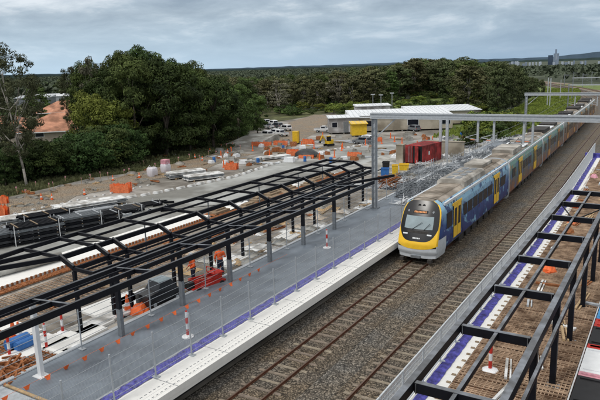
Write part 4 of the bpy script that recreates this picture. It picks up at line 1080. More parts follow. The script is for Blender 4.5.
for i,(u,v) in enumerate(((373,112),(392,110),(381,113))):
    P = G(u, v+6, GZ); t = thing('light_mast', ['thin light mast behind the huts, leftmost','thin light mast behind the huts, rightmost','thin light mast behind the huts, middle one'][i], 'light mast', P)
    MB().tube((0,0,0),(0,0,5.5),.06).build('pole', 'galv', t); MB().box(-.5,.5,-.1,.1,5.4,5.6).build('lamp', 'galv', t)
# ---------------------------------------------------------------- vehicles
def vehicle(body, label, kind='suv'):
    t = thing('parked_car', label, 'car')
    prof = {'suv': [(-2.3,.45),(-2.35,1.0),(-2.2,1.1),(-1.95,1.72),(-1.7,1.8),(.35,1.8),(.6,1.75),(1.15,1.15),(2.1,1.02),(2.3,.85),(2.35,.45)],
            'ute': [(-2.5,.55),(-2.5,1.1),(-.6,1.1),(-.5,1.68),(-.3,1.78),(.6,1.78),(1.15,1.15),(2.2,1.02),(2.4,.85),(2.45,.5)]}[kind]
    b = MB(); n = len(prof)
    for s in (-1,1): b.v += [(s*(.9 if z < 1.2 else .9-.22*(z-1.15)), y, z) for y, z in prof]
    b.f = [tuple(range(n)), tuple(range(2*n-1, n-1, -1))]+[(k, n+k, n+(k+1)%n, (k+1)%n) for k in range(n)]
    b.build('body', body, t)
    g_ = MB()
    if kind == 'suv': g_.quad((-.74,1.17,1.2),(.74,1.17,1.2),(.7,.66,1.7),(-.7,.66,1.7));  MB().quad((.74,-2.24,1.15),(-.74,-2.24,1.15),(-.7,-2.03,1.65),(.7,-2.03,1.65)).build('rear_window', 'glass', t)
    else: g_.quad((-.74,1.17,1.2),(.74,1.17,1.2),(.7,.66,1.7),(-.7,.66,1.7)); MB().quad((.74,-.6,1.2),(-.74,-.6,1.2),(-.7,-.53,1.62),(.7,-.53,1.62)).build('rear_window', 'glass', t)
    g_.build('windscreen', 'glass', t)
    for s in (-1,1):
        for (a, c) in (((-1.75,-.75),(-.65,.35)) if kind == 'suv' else ((-.35,.1),(.15,.75))):
            x0 = s*.905; x1 = s*.81; q_ = MB().quad((x0,a,1.18),(x0,c+.12,1.18),(x1,c,1.66),(x1,a,1.66)); q_.build('side_window', 'glass', t)
        for y in (-1.45,1.5):
            w = MB().tube((s*.72,y,.36),(s*.94,y,.36),.36,16).build('wheel', 'black', t); MB().tube((s*.941,y,.36),(s*.95,y,.36),.2,10).build('rim', 'galv', w)
        MB().box(s*.7-.16,s*.7+.16,2.28,2.37 if kind == 'suv' else 2.46,.75,.92).build('headlight', 'screen', t)
        MB().box(s*.8-.08,s*.8+.08,-2.53 if kind == 'ute' else -2.37,-2.3,.8,1.05).build('tail_light', 'red', t)
    if kind == 'ute': MB().box(-.85,.85,-2.45,-.65,1.101,1.16).build('tray_cover', 'galvdark', t); MB().bar((-.7,-.62,1.85),(.7,-.62,1.85),.06,.06).build('ladder_rack', 'galvdark', t)
    return t
vs = Maker(vehicle('paint', '', 'suv')); vu = Maker(vehicle('paint', '', 'ute')); vb = Maker(vehicle('galvdark', '', 'suv'))
vs.put(G(266,137,GZ), R(70), scale=.66, label='white four wheel drive parked nearest the dark trees, front row'); vu.put(G(281,136,GZ), R(75), scale=.66, label='white utility truck at the right end of the front row')
vs.put(G(274,135,GZ), R(72), scale=.66, label='white four wheel drive in the middle of the front row'); vu.put(G(268,128.5,GZ), R(65), scale=.66, label='white utility truck second row left')
vb.put(G(277,128,GZ), R(68), scale=.66, label='grey four wheel drive second row middle'); vs.put(G(285,130.5,GZ), R(72), scale=.66, label='white four wheel drive second row right')
vu.put(G(267,124.5,GZ), R(60), scale=.66, label='white utility truck farthest back under the trees'); vs.put(G(273,125.5,GZ), R(60), scale=.66, label='white four wheel drive back row right')
vu.put(G(323,132,GZ), R(-75), scale=.66, label='white truck standing beside the pale site hut'); vb.put(G(362,144,GZ), R(80), scale=.66, label='dark vehicle in front of the yellow hut'); vb.put(G(413,131,GZ), R(60), scale=.66, label='dark vehicle under the shed front')
vs.put(G(366,142,GZ), R(70), scale=.66, label='white car among orange barriers in front of the beige hut')
# small yellow machines
def machine(P, rz, label, col='yellow'):
    t = thing('site_machine', label, 'site machine', P, rz); t.scale = (.5,.5,.6)
    for s in (-1,1):
        b = MB(); b.box(s*.8-.2,s*.8+.2,-1.2,1.2,.08,.6); b.tube((s*.8-.2,-1.2,.34),(s*.8+.2,-1.2,.34),.3,12); b.tube((s*.8-.2,1.2,.34),(s*.8+.2,1.2,.34),.3,12); b.build('track', 'black', t)
    MB().box(-.95,.95,-1.1,.9,.65,1.35).box(-.9,.9,-1.3,-.3,1.35,1.7).build('body', col, t)
    c = MB().box(-.8,.1,-.2,.85,1.36,2.6).build('cab', 'glass', t); MB().box(-.86,.16,-.26,.91,2.6,2.72).build('cab_roof', col, c)
    bm = MB().bar((.4,.9,1.3),(.4,2.3,2.9),.25,.35).bar((.4,2.25,2.9),(.4,3.3,1.6),.2,.3); bo = bm.build('boom', col, t)
    MB().bar((.4,1.3,1.3),(.4,1.9,2.2),.09,.09).build('ram', 'galv', bo)
    bk = MB(); bk.v = [(0,3.1,1.7),(.8,3.1,1.7),(.8,3.7,1.2),(0,3.7,1.2),(.05,3.2,1.0),(.75,3.2,1.0)]; bk.f = [(0,1,2,3),(0,4,5,1),(3,2,5,4),(0,3,4),(1,5,2)]; bk.build('bucket', 'black', t)
machine(G(329,146,GZ), R(160), 'yellow and orange excavator below the site huts'); 
t = thing('skip_bin', 'tall yellow upright hopper beside the parked white cars', 'hopper', G(296,144,GZ), R(10)); t.scale = (.55,.55,.75)
MB().box(-.8,.8,-.7,.7,.3,2.7).build('tank', 'yellow', t); MB().box(-.85,.85,-.75,.75,2.7,2.8).build('lid', 'yellow', t); MB().box(-.9,.9,.72,.8,.0,2.75).build('frame', 'black', t)
for s in (-1,1): MB().box(s*.7-.08,s*.7+.08,-.6,.6,0,.3).build('foot', 'black', t)
# black machine with a glass roof behind the deck
P = G(160,303,.72); t = thing('site_vehicle', 'black low site vehicle with glass cab behind the grey deck', 'site vehicle', P, R(-8))
b = MB(); prof = [(-1.5,.3),(-1.5,1.0),(-.6,1.1),(-.3,1.6),(.7,1.62),(1.1,1.0),(1.5,.85),(1.55,.3)]; n = len(prof)
for s in (-1,1): b.v += [(s*(.75 if z < 1.2 else .62), y, z) for y,z in prof]
b.f = [tuple(range(n)), tuple(range(2*n-1,n-1,-1))]+[(k,n+k,n+(k+1)%n,(k+1)%n) for k in range(n)]; b.build('body', 'blackgloss', t)
t.scale = (.7,.7,.75); MB().box(-.6,.6,-.35,.75,1.63,1.68).build('roof_panel', 'screen', t); MB().quad((-.6,1.12,1.03),(.6,1.12,1.03),(.55,.74,1.58),(-.55,.74,1.58)).build('windscreen', 'glass', t)
for s in (-1,1):
    for y in (-1,1): w = MB().tube((s*.6,y,.32),(s*.8,y,.32),.32,14).build('wheel', 'black', t); MB().tube((s*.801,y,.32),(s*.81,y,.32),.15,10).build('rim', 'galv', w)
heap(G(140,311,.72), 'orange', 'orange sheet heap at the front of the black vehicle', r=.42, name='orange_sheet', cat='sheet')
# red framed machine
P = G(206,288,.72); t = thing('lifting_machine', 'red steel framed machine lying between white slabs and the deck', 'red machine', P, R(-12))
MB().box(-.55,.55,-1.7,1.7,.3,.5).build('chassis', 'red', t)
for y in (-1.2,1.2):
    for s in (-1,1): MB().tube((s*.5,y,.25),(s*.68,y,.25),.25,12).build('wheel', 'black', t)
b = MB()
for k in range(3):
    for s in (-.4,.4): b.bar((s,-1.4,.6+k*.18),(s,1.4,.75+k*.18),.08,.07).bar((s,1.4,.6+k*.18),(s,-1.4,.75+k*.18),.08,.07)
b.build('scissor_arms', 'red', t); MB().box(-.5,.5,.6,1.6,1.15,1.22).bar((-.5,.6,1.7),(.5,.6,1.7),.05,.05).bar((-.5,.6,1.2),(-.5,.6,1.7),.05,.05).bar((.5,.6,1.2),(.5,.6,1.7),.05,.05).build('platform', 'red', t)
MB().box(-.3,.3,-1.9,-1.3,.5,1.0).build('motor', 'black', t); MB().lathe([(.2,0),(.22,.3),(.1,.35)],(-.2,-2.2,.0),12).build('yellow_can', 'yellow', t); t.scale = (.7,.65,.62)

# ---------------------------------------------------------------- people
def person(P, rz, shirt, label, bend=0, arm=0):
    def skinmesh(name, vs, es, rad, m, parent, root=0):
        me = bpy.data.meshes.new(name); me.from_pydata(vs, es, []); me.materials.append(K[m]); o = bpy.data.objects.new(name, me); C.objects.link(o)
        sm = o.modifiers.new('skin', 'SKIN'); lay = me.skin_vertices[0] if me.skin_vertices else None
        if lay is None:
            bpy.context.view_layer.objects.active = o
            me_s = me.attributes.new
        for i, r in enumerate(rad):
            me.skin_vertices[0].data[i].radius = (r, r)
        me.skin_vertices[0].data[root].use_root = True
        sb = o.modifiers.new('sub', 'SUBSURF'); sb.levels = 2; sb.render_levels = 2
        if parent: o.parent = parent
        return o
    return skinmesh
def bodymesh(chains, m, name, parent, n=10):
    # one continuous surface: tapered limbs fused with a remesh
    b = MB()
    for ch in chains:
        for (p, r1), (p2, r2) in zip(ch, ch[1:]):
            b.tube(p, p2, r1, n, r2)
            pv = Vector(p2); b.lathe([(r2*math.sin(a), -r2*math.cos(a)) for a in (.3,.8,1.3,1.57,1.9,2.4,2.85)], pv, n)
    o = b.build(name, m, parent, True)
    md = o.modifiers.new('fuse', 'REMESH'); md.mode = 'VOXEL'; md.voxel_size = .014; md.use_smooth_shade = True
    s = o.modifiers.new('smooth', 'SMOOTH'); s.iterations = 4
    return o
def worker(P, rz, label, pose):
    t = thing('person', label, 'person', P, rz)
    hl, hr = pose['hands']; el, er = pose['elbows']; fx = pose.get('feet', .13); ln = pose.get('lean', 0)
    sh = 1.42; hd_ = (0, ln*1.0+.02, 1.63)
    ch = [[((0,0,.92),.15),((0,ln*.4,1.12),.135),((0,ln*.8,1.34),.16),((0,ln*.9,1.46),.07),((0,ln+.01,1.52),.055),((hd_[0],hd_[1],1.6),.09),((0,hd_[1],1.66),.095)]]
    for s, h, e in ((-1,hl,el),(1,hr,er)):
        S = (s*.19, ln*.85, sh-.03)
        ch.append([((s*.05,ln*.85,sh-.05),.08),(S,.065),(e,.045),(h,.03)])
        d = (Vector(h)-Vector(e)).normalized(); base = Vector(h)+d*.03
        ch.append([(h,.028),(tuple(base+d*.05),.034)])
        side = d.cross(Vector((1,0,0))).normalized()
        for k in range(4):
            st = base+d*.06+side*(-.027+.018*k); ch.append([(tuple(st),.0095),(tuple(st+d*.035+Vector((-s*.008,0,0))),.009),(tuple(st+d*(.06+.008*(k in (1,2)))+Vector((-s*.022,0,0))),.0075)])
        ch.append([(tuple(base+side*-.025),.012),(tuple(base+side*-.05+d*.04),.009)])
    for s in (-1,1):
        ch.append([((s*.09,0,.9),.1),((s*.1,.02,.5),.062),((s*fx,-.03,.1),.042),((s*fx,.13,.05),.04)])
    body = bodymesh(ch, 'skin', 'body', t, 10)
    MB().lathe([(.02,-.03),(.018,.0),(.008,.03)],(0,hd_[1]+.092,1.61),6).build('nose', 'skin', body)
    cl = [[((0,0,.9),.165),((0,ln*.4,1.12),.155),((0,ln*.8,1.34),.18),((0,ln*.88,1.44),.09)]]
    for s, h, e in ((-1,hl,el),(1,hr,er)): cl.append([((s*.05,ln*.85,sh-.05),.1),((s*.19, ln*.85, sh-.03),.08),(e,.06),(tuple(Vector(e).lerp(Vector(h),.75)),.046)])
    bodymesh(cl, 'hivis', 'work_shirt', t)
    tr = [[((0,0,.86),.17),((0,0,.97),.165)]]
    for s in (-1,1): tr.append([((s*.09,0,.88),.115),((s*.1,.02,.5),.08),((s*fx,-.03,.12),.07)])
    bodymesh(tr, 'navy', 'trousers', t)
    bt = MB()
    for s in (-1,1): bt.box(s*fx-.05,s*fx+.05,-.09,.19,0,.09).box(s*fx-.045,s*fx+.045,-.09,.05,.09,.2)
    bt.build('boots', 'timberold', t)
    hb = MB().lathe([(.135,1.66),(.13,1.7),(.105,1.77),(.05,1.81),(.0,1.815)],(0,hd_[1],0),16); hb.box(-.07,.07,hd_[1]+.09,hd_[1]+.18,1.66,1.675)
    hb.build('hard_hat', 'paint', t, True)
    return t
worker(G(194,284,.74), R(150), 'worker in orange shirt and white helmet standing behind the red machine', {'hands':((-.27,.28,1.0),(.3,.2,.92)),'elbows':((-.29,.03,1.14),(.3,.0,1.13)),'lean':.04})
worker(G(221,276,.74), R(40), 'worker in orange shirt beside a dark column, right of the red machine', {'hands':((-.26,.1,.82),(.25,.3,1.05)),'elbows':((-.28,-.02,1.12),(.3,.04,1.13)),'lean':.02})

bits = [('pallet','timberold','weathered pallet in the far yard','pallet'),('tote_box','paint','small white box in the far yard','box'),('concrete_block','conc','grey concrete block in the far yard','block'),('orange_bollard','orange','small orange bollard in the far yard','bollard'),('rust_plate','rust','rusty scrap in the far yard','scrap'),('tube_bundle','galv','grey tube bundle in the far yard','tube bundle'),('blue_drum','blue','small blue drum in the far yard','drum')]
for i in range(190):
    u = q.uniform(210, 470); v = interp0(u)+q.uniform(0, 26)
    P = place(u, v)
    if not (P.x < -11): continue
    nm, mm, lb, ct = bits[i % 7 if (i % 7 != 6 or i % 3 == 0) else 2]; b = MB(); w = q.uniform(.25,.7)
    if nm == 'pallet':
        for k in range(5): b.box(-.5,.5,-.55+k*.24,-.4+k*.24,.1,.13)
        for x in (-.45,0,.45): b.box(x-.05,x+.05,-.55,.55,0,.095)
    elif nm in ('blue_drum','orange_bollard'): b.lathe([(.2,0),(.22,.05),(.2,.4),(.22,.45),(.2,.7),(.05,.72)] if nm == 'blue_drum' else [(.2,0),(.2,.06),(.08,.1),(.07,.9),(.03,.95)], (0,0,0), 10)
    elif nm == 'tube_bundle':
        for k in range(7): b.tube((-.3+.1*k,-w*2,.05+.06*(k%2)),(-.3+.1*k,w*2,.05+.06*(k%2)),.045,6)
    else:
        b.v = [(-w,-w*.7,0),(w,-w*.7,0),(w,w*.7,0),(-w,w*.7,0),(-w*.85,-w*.6,w*.9),(w*.9,-w*.6,w*.8),(w*.8,w*.6,w*.9),(-w*.9,w*.55,w*.75)]; b.f = [(4,5,6,7),(0,1,5,4),(1,2,6,5),(2,3,7,6),(3,0,4,7)]
        b.bar((-w,0,w*.95),(w,.1,w*.95),.08,.06)
    o = tag(b.build(nm, mm, loc=P), lb, ct, nm.replace('_',' ')+'s in the far yard'); o.rotation_euler = (0,0,q.uniform(0,3))

for (u,v,L,W,l) in ((70,219,4.5,.9,'pale steel lengths on top of the black racks, left bundle'),(92,214,4,.9,'pale steel lengths beyond the black racks, right bundle'),(25,228,3.5,.8,'pale steel lengths behind the leftmost black racks')):
    P = place(u,v); b = MB()
    for k in range(16): b.bar((q.uniform(-L/2,-L/2+.3),(k%8-4)*W/8,.3+.1*(k//8)),(q.uniform(L/2-.3,L/2),(k%8-4)*W/8+q.uniform(-.05,.05),.3+.1*(k//8)),.06,.06)
    o = tag(b.build('steel_lengths','galv',loc=P), l, 'steel lengths'); o.rotation_euler = (0,0,R(70))
# ---------------------------------------------------------------- trees
def interp(tab, x):
    if x <= tab[0][0]: return tab[0][1]
    for (a, b_), (c, d) in zip(tab, tab[1:]):
        if x <= c: return b_+(d-b_)*(x-a)/(c-a)
    return tab[-1][1]
def topz(u, v, dist):
    d = FW*F_PX + RT*(u-300) - UPV*(v-200); h = math.hypot(d.x, d.y); return CAM.z + d.z*dist/h
def make_tree(kind, h, rx, base, nclump, per, leaf_, clump_r, m, trunk_m, seed, sparse=False, limbs=7, tr=.2, lean=.3, multi=1):
    q = random.Random(seed); t = thing(kind, '', 'tree')
    b = MB(); cz = (base+1)/2*h; rz = (1-base)/2*h; ends = []
    stems = []
    for s_ in range(multi):
        p = Vector((q.uniform(-.4,.4)*(multi > 1), q.uniform(-.4,.4)*(multi > 1), -.1)); r = tr*q.uniform(.8,1.1); pts = [p]; n = 6
        for k in range(n):
            p = p+Vector((q.uniform(-lean,lean), q.uniform(-lean,lean), h*.84/n)); pts.append(p)
        for k in range(n): b.tube(pts[k], pts[k+1], r*(1-k/n*.8), 7, r*(1-(k+1)/n*.8))
        stems.append(pts)
    lumps = []
    for k in range(nclump):
        while True:
            a = q.uniform(0, 2*math.pi); w = q.uniform(-1,1); rr = q.uniform(.45,1)**.5
            c = Vector((math.cos(a)*math.sqrt(1-w*w)*rx*rr, math.sin(a)*math.sqrt(1-w*w)*rx*rr, cz+w*rz*rr))
            if q.random() < (.35+.65*(.5+.5*w)) or sparse: break
        c.x += stems[0][4].x*.5; c.y += stems[0][4].y*.5
        lumps.append((c, clump_r*q.uniform(.6,1.3)))
    for k in range(min(limbs, nclump)):
        c = lumps[k][0]; st = q.choice(stems); s0 = st[q.choice((2,3,4))]; mid = s0.lerp(c, .5)+Vector((0,0,-.2))
        b.tube(s0, mid, tr*.4, 5, tr*.25); b.tube(mid, c, tr*.25, 5, tr*.08)
    b.build('trunk', trunk_m, t, True)
    f = MB()
    for c, r in lumps:
        for j in range(per):
            a = q.uniform(0, 2*math.pi); w = q.uniform(-1,1); s_ = math.sqrt(1-w*w); rr = r*(q.uniform(.3,1)**.4)
            nrm = Vector((math.cos(a)*s_, math.sin(a)*s_, w*.8+.15)); p = c+Vector((nrm.x*rr*1.15, nrm.y*rr*1.15, nrm.z*rr*.8))
            nrm = (nrm.normalized()+Vector((q.uniform(-.7,.7), q.uniform(-.7,.7), q.uniform(-.5,.8)))).normalized()
            u_ = nrm.orthogonal().normalized(); v_ = nrm.cross(u_); an = q.uniform(0, 6.28)
            e1 = (u_*math.cos(an)+v_*math.sin(an))*leaf_*q.uniform(.6,1.3); e2 = (v_*math.cos(an)-u_*math.sin(an))*leaf_*q.uniform(.35,.7)
            f.quad(p-e1, p-e2*.8, p+e1, p+e2)
    f.build('crown', m, t)
    t['h'] = h
    return t
TV = {
 'dark': [make_tree('dark_tree', 12, 4.7, .02, 84, 230, .18, 1.15, 'leafdark', 'trunk', s, tr=.3) for s in (1,2,3)],
 'mid': [make_tree('bushy_tree', 12, 3.9, .1, 66, 200, .18, 1.05, 'leafmid', 'trunk', s) for s in (4,5)],
 'light': [make_tree('light_tree', 9, 3.2, .08, 50, 190, .16, .95, 'leaflight', 'trunk', s) for s in (6,)],
 'shrub': [make_tree('spreading_tree', 5, 3.6, .02, 66, 170, .17, .8, 'leafdark', 'trunk', s, tr=.16) for s in (31,32)],
 'shrubmid': [make_tree('spreading_tree', 5, 3.4, .02, 60, 170, .17, .8, 'leafmid', 'trunk', s, tr=.16) for s in (33,)],
 'gum': [make_tree('gum_tree', 15, 3.6, .2, 95, 150, .13, .7, 'leafgum', 'trunkpale', s, sparse=True, limbs=22, tr=.2, lean=.35) for s in (7,8)],
 'fdark': [make_tree('forest_tree', 12, 3.3, .02, 60, 75, .32, 1.1, 'leafforest', 'trunk', s) for s in (10,11)],
 'fmid': [make_tree('forest_tree', 12, 3.2, .02, 60, 75, .33, 1.1, 'leafmid', 'trunk', s) for s in (12,13)],
 'folive': [make_tree('forest_tree', 11, 2.7, .0, 62, 75, .27, .9, 'leafolive', 'trunkpale', s, tr=.16, multi=2) for s in (14,15)],
 'fgrey': [make_tree('forest_tree', 11, 2.4, .05, 50, 60, .22, .75, 'leafgrey', 'trunkpale', s, sparse=True, limbs=16, tr=.14, multi=3) for s in (16,17)],
 'scrub': [make_tree('scrub_bush', 3, 1.7, .02, 22, 70, .17, .6, 'leaflight' if s == 18 else 'leafmid', 'trunk', s, tr=.06, limbs=5) for s in (18,19,20)],
}
used = {}
def plant(kind, X, Y, H, wide=1.0, label=None, group=None, gz=-.14):
    src = rnd.choice(TV[kind]); sc = H/src['h']*(1/1.0)
    key = src.name
    if key not in used: o = src; used[key] = 1
    else: o = dup(src)
    o.location = (X, Y, gz); o.rotation_euler = (0,0,rnd.uniform(0,6.28)); o.scale = (sc*wide, sc*wide, sc)
    o['label'] = label
    if group: o['group'] = group
    elif 'group' in o: del o['group']
    return o
def pt(kind, u, v, vt, wide, label, group=None):
    P = G(u, v, -.14); H = topz(u, vt, math.hypot(P.x-CAM.x, P.y))+.14
    plant(kind, P.x, P.y, H, wide, label, group)
pt('gum', 27, 187, 44, .75, 'tall sparse gum tree with pale trunk at the left edge')
pt('gum', 4, 175, 50, .75, 'second sparse gum tree cut by the left picture edge')
pt('dark', 6, 186, 152, 1.0, 'low dark bushy tree at the foot of the sparse gum')
for u, v, vt, l in ((46,178,142,'dark spreading shrub tree between the gum and the terracotta roof'),(76,175,136,'dark spreading tree under the roof and light tree'),(104,169,126,'dark spreading tree under the light crowns'),(16,182,146,'dark spreading shrub tree right at the gum foot')): pt('shrubmid' if u in (46,104) else 'shrub', u, v, vt, 1.05, l)
for u, v, vt, l in ((30,180,142,'low dark tree right of the gum trunk'),(60,177,141,'round dark tree below the terracotta roof'),(90,172,133,'round dark tree below the light green one'),(117,165,126,'dark tree beside the light green crowns, at the verge')): pt('shrub', u, v, vt, 1.05, l)
pt('light', 93, 166, 91, .75, 'light green tree right of the terracotta roof'); pt('light', 111, 163, 98, .95, 'lighter tree in front of the big dark crowns')
big = [(138,160,58,.85,'mid'),(166,156,60,1,'dark'),(190,152,66,.85,'mid'),(214,149,78,1.1,'dark'),(238,142,84,1,'mid'),(258,134,95,1,'mid'),(126,152,51,.62,'mid'),(143,148,47,.7,'dark'),(95,150,60,.62,'mid'),(77,149,64,.6,'gum'),(108,147,60,.6,'gum'),(160,146,56,.8,'mid'),(178,143,60,.75,'dark'),(196,141,63,.75,'mid'),(222,138,76,.9,'dark'),(246,131,80,.8,'dark'),(98,152,52,.5,'fgrey')]
for i,(u,v,vt,w,k) in enumerate(big): 
    pt(k, u, v, vt, w, ['dense dark tree in the big clump left of the car park','','bushy green tree in the big clump left of the car park'][0 if k in('dark',) else 2] if k in ('dark','mid') else (('open crowned tree at the left shoulder of the big clump, farthest left' if u < 90 else 'open crowned tree just left of the clump summit') if k == 'gum' else 'thin bare pale tree poking above the big clump'), 'trees in the big clump' if k == 'dark' else ('bushy trees in the big clump' if k == 'mid' else None))
for i in range(46):                                             # filling of the clump, behind the front row
    u = rnd.uniform(116,262); P = G(u, interp(((0,176),(130,158),(200,146),(230,134),(262,124)), u)-rnd.uniform(2,12), -.14)
    uu, vv = img(P); H = topz(uu, interp(((100,66),(120,58),(140,54),(160,58),(190,68),(215,78),(240,82),(265,96)), uu)+rnd.uniform(0,22), math.hypot(P.x-CAM.x, P.y))
    if H > 3: plant('dark' if i % 3 else 'mid', P.x, P.y, H, rnd.uniform(.8,1.1), 'dense dark tree in the big clump left of the car park' if i % 3 else 'bushy green tree in the big clump left of the car park', 'trees in the big clump' if i % 3 else 'bushy trees in the big clump')
for i in range(16):
    u = rnd.uniform(-5,128); v = 178-u*.1+rnd.uniform(-3,1); P = G(u, v, -.14); plant('shrub', P.x-2, P.y, rnd.uniform(2.2,3.8), 1.1, 'low dark shrub at the edge of the grass verge', 'shrubs along the verge')
for i in range(10):
    u = rnd.uniform(130,245); v = interp(((130,162),(200,148),(250,138)), u)-2; P = G(u, v, -.14); plant('shrubmid', P.x-1, P.y, rnd.uniform(1.5,3), 1.0, 'low green shrub below the big dark trees', 'shrubs below the big clump')
# trees around the houses on the left
prof = ((-20,80),(0,79),(28,81),(40,82),(58,80),(70,72),(100,68),(130,60),(200,73),(221,75),(252,77),(305,74),(340,71),(375,67),(390,66),(402,61),(417,58),(428,60),(442,57),(455,60),(468,58),(475,64),(488,61),(496,64),(505,62),(515,67),(525,74),(540,78),(560,79),(575,74),(600,72))
for i in range(60):
    X = rnd.uniform(-330,-120); Y = rnd.uniform(60,260); u, v = img((X,Y,0))
    if not -30 < u < 130: continue
    H = topz(u, interp(prof, u)+rnd.uniform(0,5), math.hypot(X-CAM.x, Y))
    if 4 < H < 16: plant(rnd.choice(('fdark','fmid')), X, Y, H, 1.25, 'green suburban tree beyond the houses at left', 'trees beyond the houses')
for i in range(14):
    u = rnd.uniform(-4,45); v = rnd.uniform(118,140); P = G(u, v, 0); plant(rnd.choice(('mid','dark')), P.x, P.y, rnd.uniform(3,5.2), 1.4, 'garden tree between the houses and the verge', 'garden trees at left')
# forest behind the site
n = 0
cand = []
for i in range(5200):
    X = rnd.uniform(-260,-12); Y = rnd.uniform(118,330); cand.append((X, Y))
done = []
for X, Y in cand:
    u, v = img((X,Y,0))
    if not 196 < u < 560 or (392 < u < 462 and 99 < v < 112): continue
    edge = interp(((150,-66),(155,-46),(160,-28),(190,-27),(230,-33),(290,-46),(330,-60)), Y)      # nothing on the embankment
    if X > edge+off(Y)*0-1: continue
    front = interp(((-260,120),(-90,132),(-76,146),(-66,158),(-50,168),(-40,165),(-28,150),(-20,150)), X)
    if Y < front: continue
    sp = 4.6 if Y < 200 else 6.5
    if any(abs(X-a)+abs(Y-b_) < sp*1.25 for a, b_ in done): continue
    done.append((X, Y))
    if len(done) > 285: break
for X, Y in done:
    u, v = img((X,Y,0)); H = topz(u, interp(prof, u)+rnd.uniform(-1,6.5)+(2.2 if Y < 180 else 0), math.hypot(X-CAM.x, Y))
    H = min(H, 17); near_ = Y < interp(((-260,150),(-66,185),(-28,175)), X)
    k = rnd.choice(('folive','fgrey','folive','folive')) if (u < 395 and near_) else (rnd.choice(('folive','fmid','folive','fdark')) if near_ else rnd.choice(('fdark','fmid','fdark','folive')))
    lb = {'folive':('slender olive green forest tree behind the site','olive forest trees'),'fgrey':('pale trunked grey paperbark behind the site','paperbarks in the forest'),'fdark':('dark green forest tree behind the site','dark forest trees'),'fmid':('mid green forest tree behind the site','mid green forest trees')}[k]
    plant(k, X, Y, max(4, H), rnd.uniform(1.25,1.6), lb[0], lb[1])
# dark end of the forest beside the embankment
for i,(u,v,vt) in enumerate(((505,112,66),(512,108,68),(519,104,72),(527,101,76),(535,98,79),(498,114,64),(541,95,80),(533,96,78))):
    pt('fdark', u, v, vt, .9, 'dark tree at the edge of the grass embankment', 'trees along the embankment')
# scrub between site and embankment
for i in range(70):
    X = rnd.uniform(-24,-8.5); Y = rnd.uniform(88,128)
    if X > -9.5+off(Y)*.6: continue
    u,v = img((X,Y,0))
    if u < 466: continue
    plant('scrub', X, Y, rnd.uniform(1.2,3.6), rnd.uniform(1,1.5), 'light green scrub bush between the site and the train', 'scrub bushes by the line')
for i in range(170):
    u = rnd.uniform(276,500); v = rnd.uniform(97,115); P = G(u, v, 0); plant('scrub', P.x, P.y, rnd.uniform(1.2,2.6), 1.5, 'light green scrub bush at the foot of the forest', 'scrub bushes at the forest foot')
for i in range(26):
    Y = rnd.uniform(150,330); X = rnd.uniform(18,70)-(Y-150)*.12
    u,v = img((X,Y,0))
    if u < 570 or u > 640: continue
    plant('fmid', X, Y, rnd.uniform(5,9), 1.2, 'green tree right of the far tracks', 'trees right of the far tracks')
# unused prototypes are removed
for k in TV:
    for src in TV[k]:
        if src.name not in used:
            for ch in list(src.children): bpy.data.objects.remove(ch)
            bpy.data.objects.remove(src)
        else:
            pass
# grass tufts on the verge and embankment
def tufts(name, area, n, s, m, label):
    b = MB(); q = random.Random(5)
    for i in range(n):
        X, Y = area(q); h = s*q.uniform(.5,1.3); a = q.uniform(0,3.14); c_, s_ = math.cos(a)*h*.5, math.sin(a)*h*.5
        b.quad((X-c_,Y-s_,-.15),(X+c_,Y+s_,-.15),(X+c_*.6+q.uniform(-.1,.1),Y+s_*.6,h*.8-.1),(X-c_*.6,Y-s_*.6+q.uniform(-.1,.1),h-.1))
    tag(b.build(name, m), label, 'grass', kind='stuff')
tufts('verge_grass', lambda q: (lambda y: (interp(((30,-45.4),(49,-46.6),(55,-44.3),(68,-45),(84,-49),(98,-59)), y)-abs(q.gauss(0,3)), y))(q.uniform(30,98)), 9000, .3, 'leafolive', 'rough grass on the verge below the dark trees')
tufts('embankment_grass', lambda q: (lambda y: (q.uniform(-22,-8.5)-.001*(y-120)**2*.55, y))(q.uniform(100,280)), 9000, .45, 'leaflight', 'long bright grass on the embankment left of the line')
# far woods: reads as one mass
b = MB(); q = random.Random(9)
for i in range(26000):
    az = R(q.uniform(-2, 62)); d = 255*math.exp(q.uniform(0, 2.5)); X = CAM.x-math.sin(az)*d; Y = math.cos(az)*d
    if Y < 330 and X > -240 and X < 12: continue
    if Y < 520 and abs(X-(-.03*(Y-48)-.00096*max(0,Y-130)**2)) < 22: continue
    u, v = img((X,Y,0)); 
    if not -20 < u < 620: continue
    hmax = min(11.5, max(3.5, topz(u, interp(prof, u)+1.2, d))) if u < 500 else min(8, topz(u, 66.5, d))
    hmax = max(2.6, hmax)
    if u > 500 and d > 1250: continue
    s = q.uniform(.8,1.5)*(1+d/1100); zc = q.uniform(.35,1)*hmax-s*.3
    for j in range(3):
        nrm = Vector((q.uniform(-1,1), q.uniform(-1,1), q.uniform(.1,1))).normalized(); u_ = nrm.orthogonal().normalized()*s*q.uniform(.6,1); v_ = nrm.cross(u_.normalized())*s*q.uniform(.4,.8)
        p = Vector((X+q.uniform(-s,s), Y+q.uniform(-s,s), zc+q.uniform(-s*.4,s*.2)))
        b.quad(p-u_, p-v_, p+u_, p+v_)
o = tag(b.build('far_woods', 'leaffar'), 'far off woods stretching to the horizon', 'woods', kind='stuff')
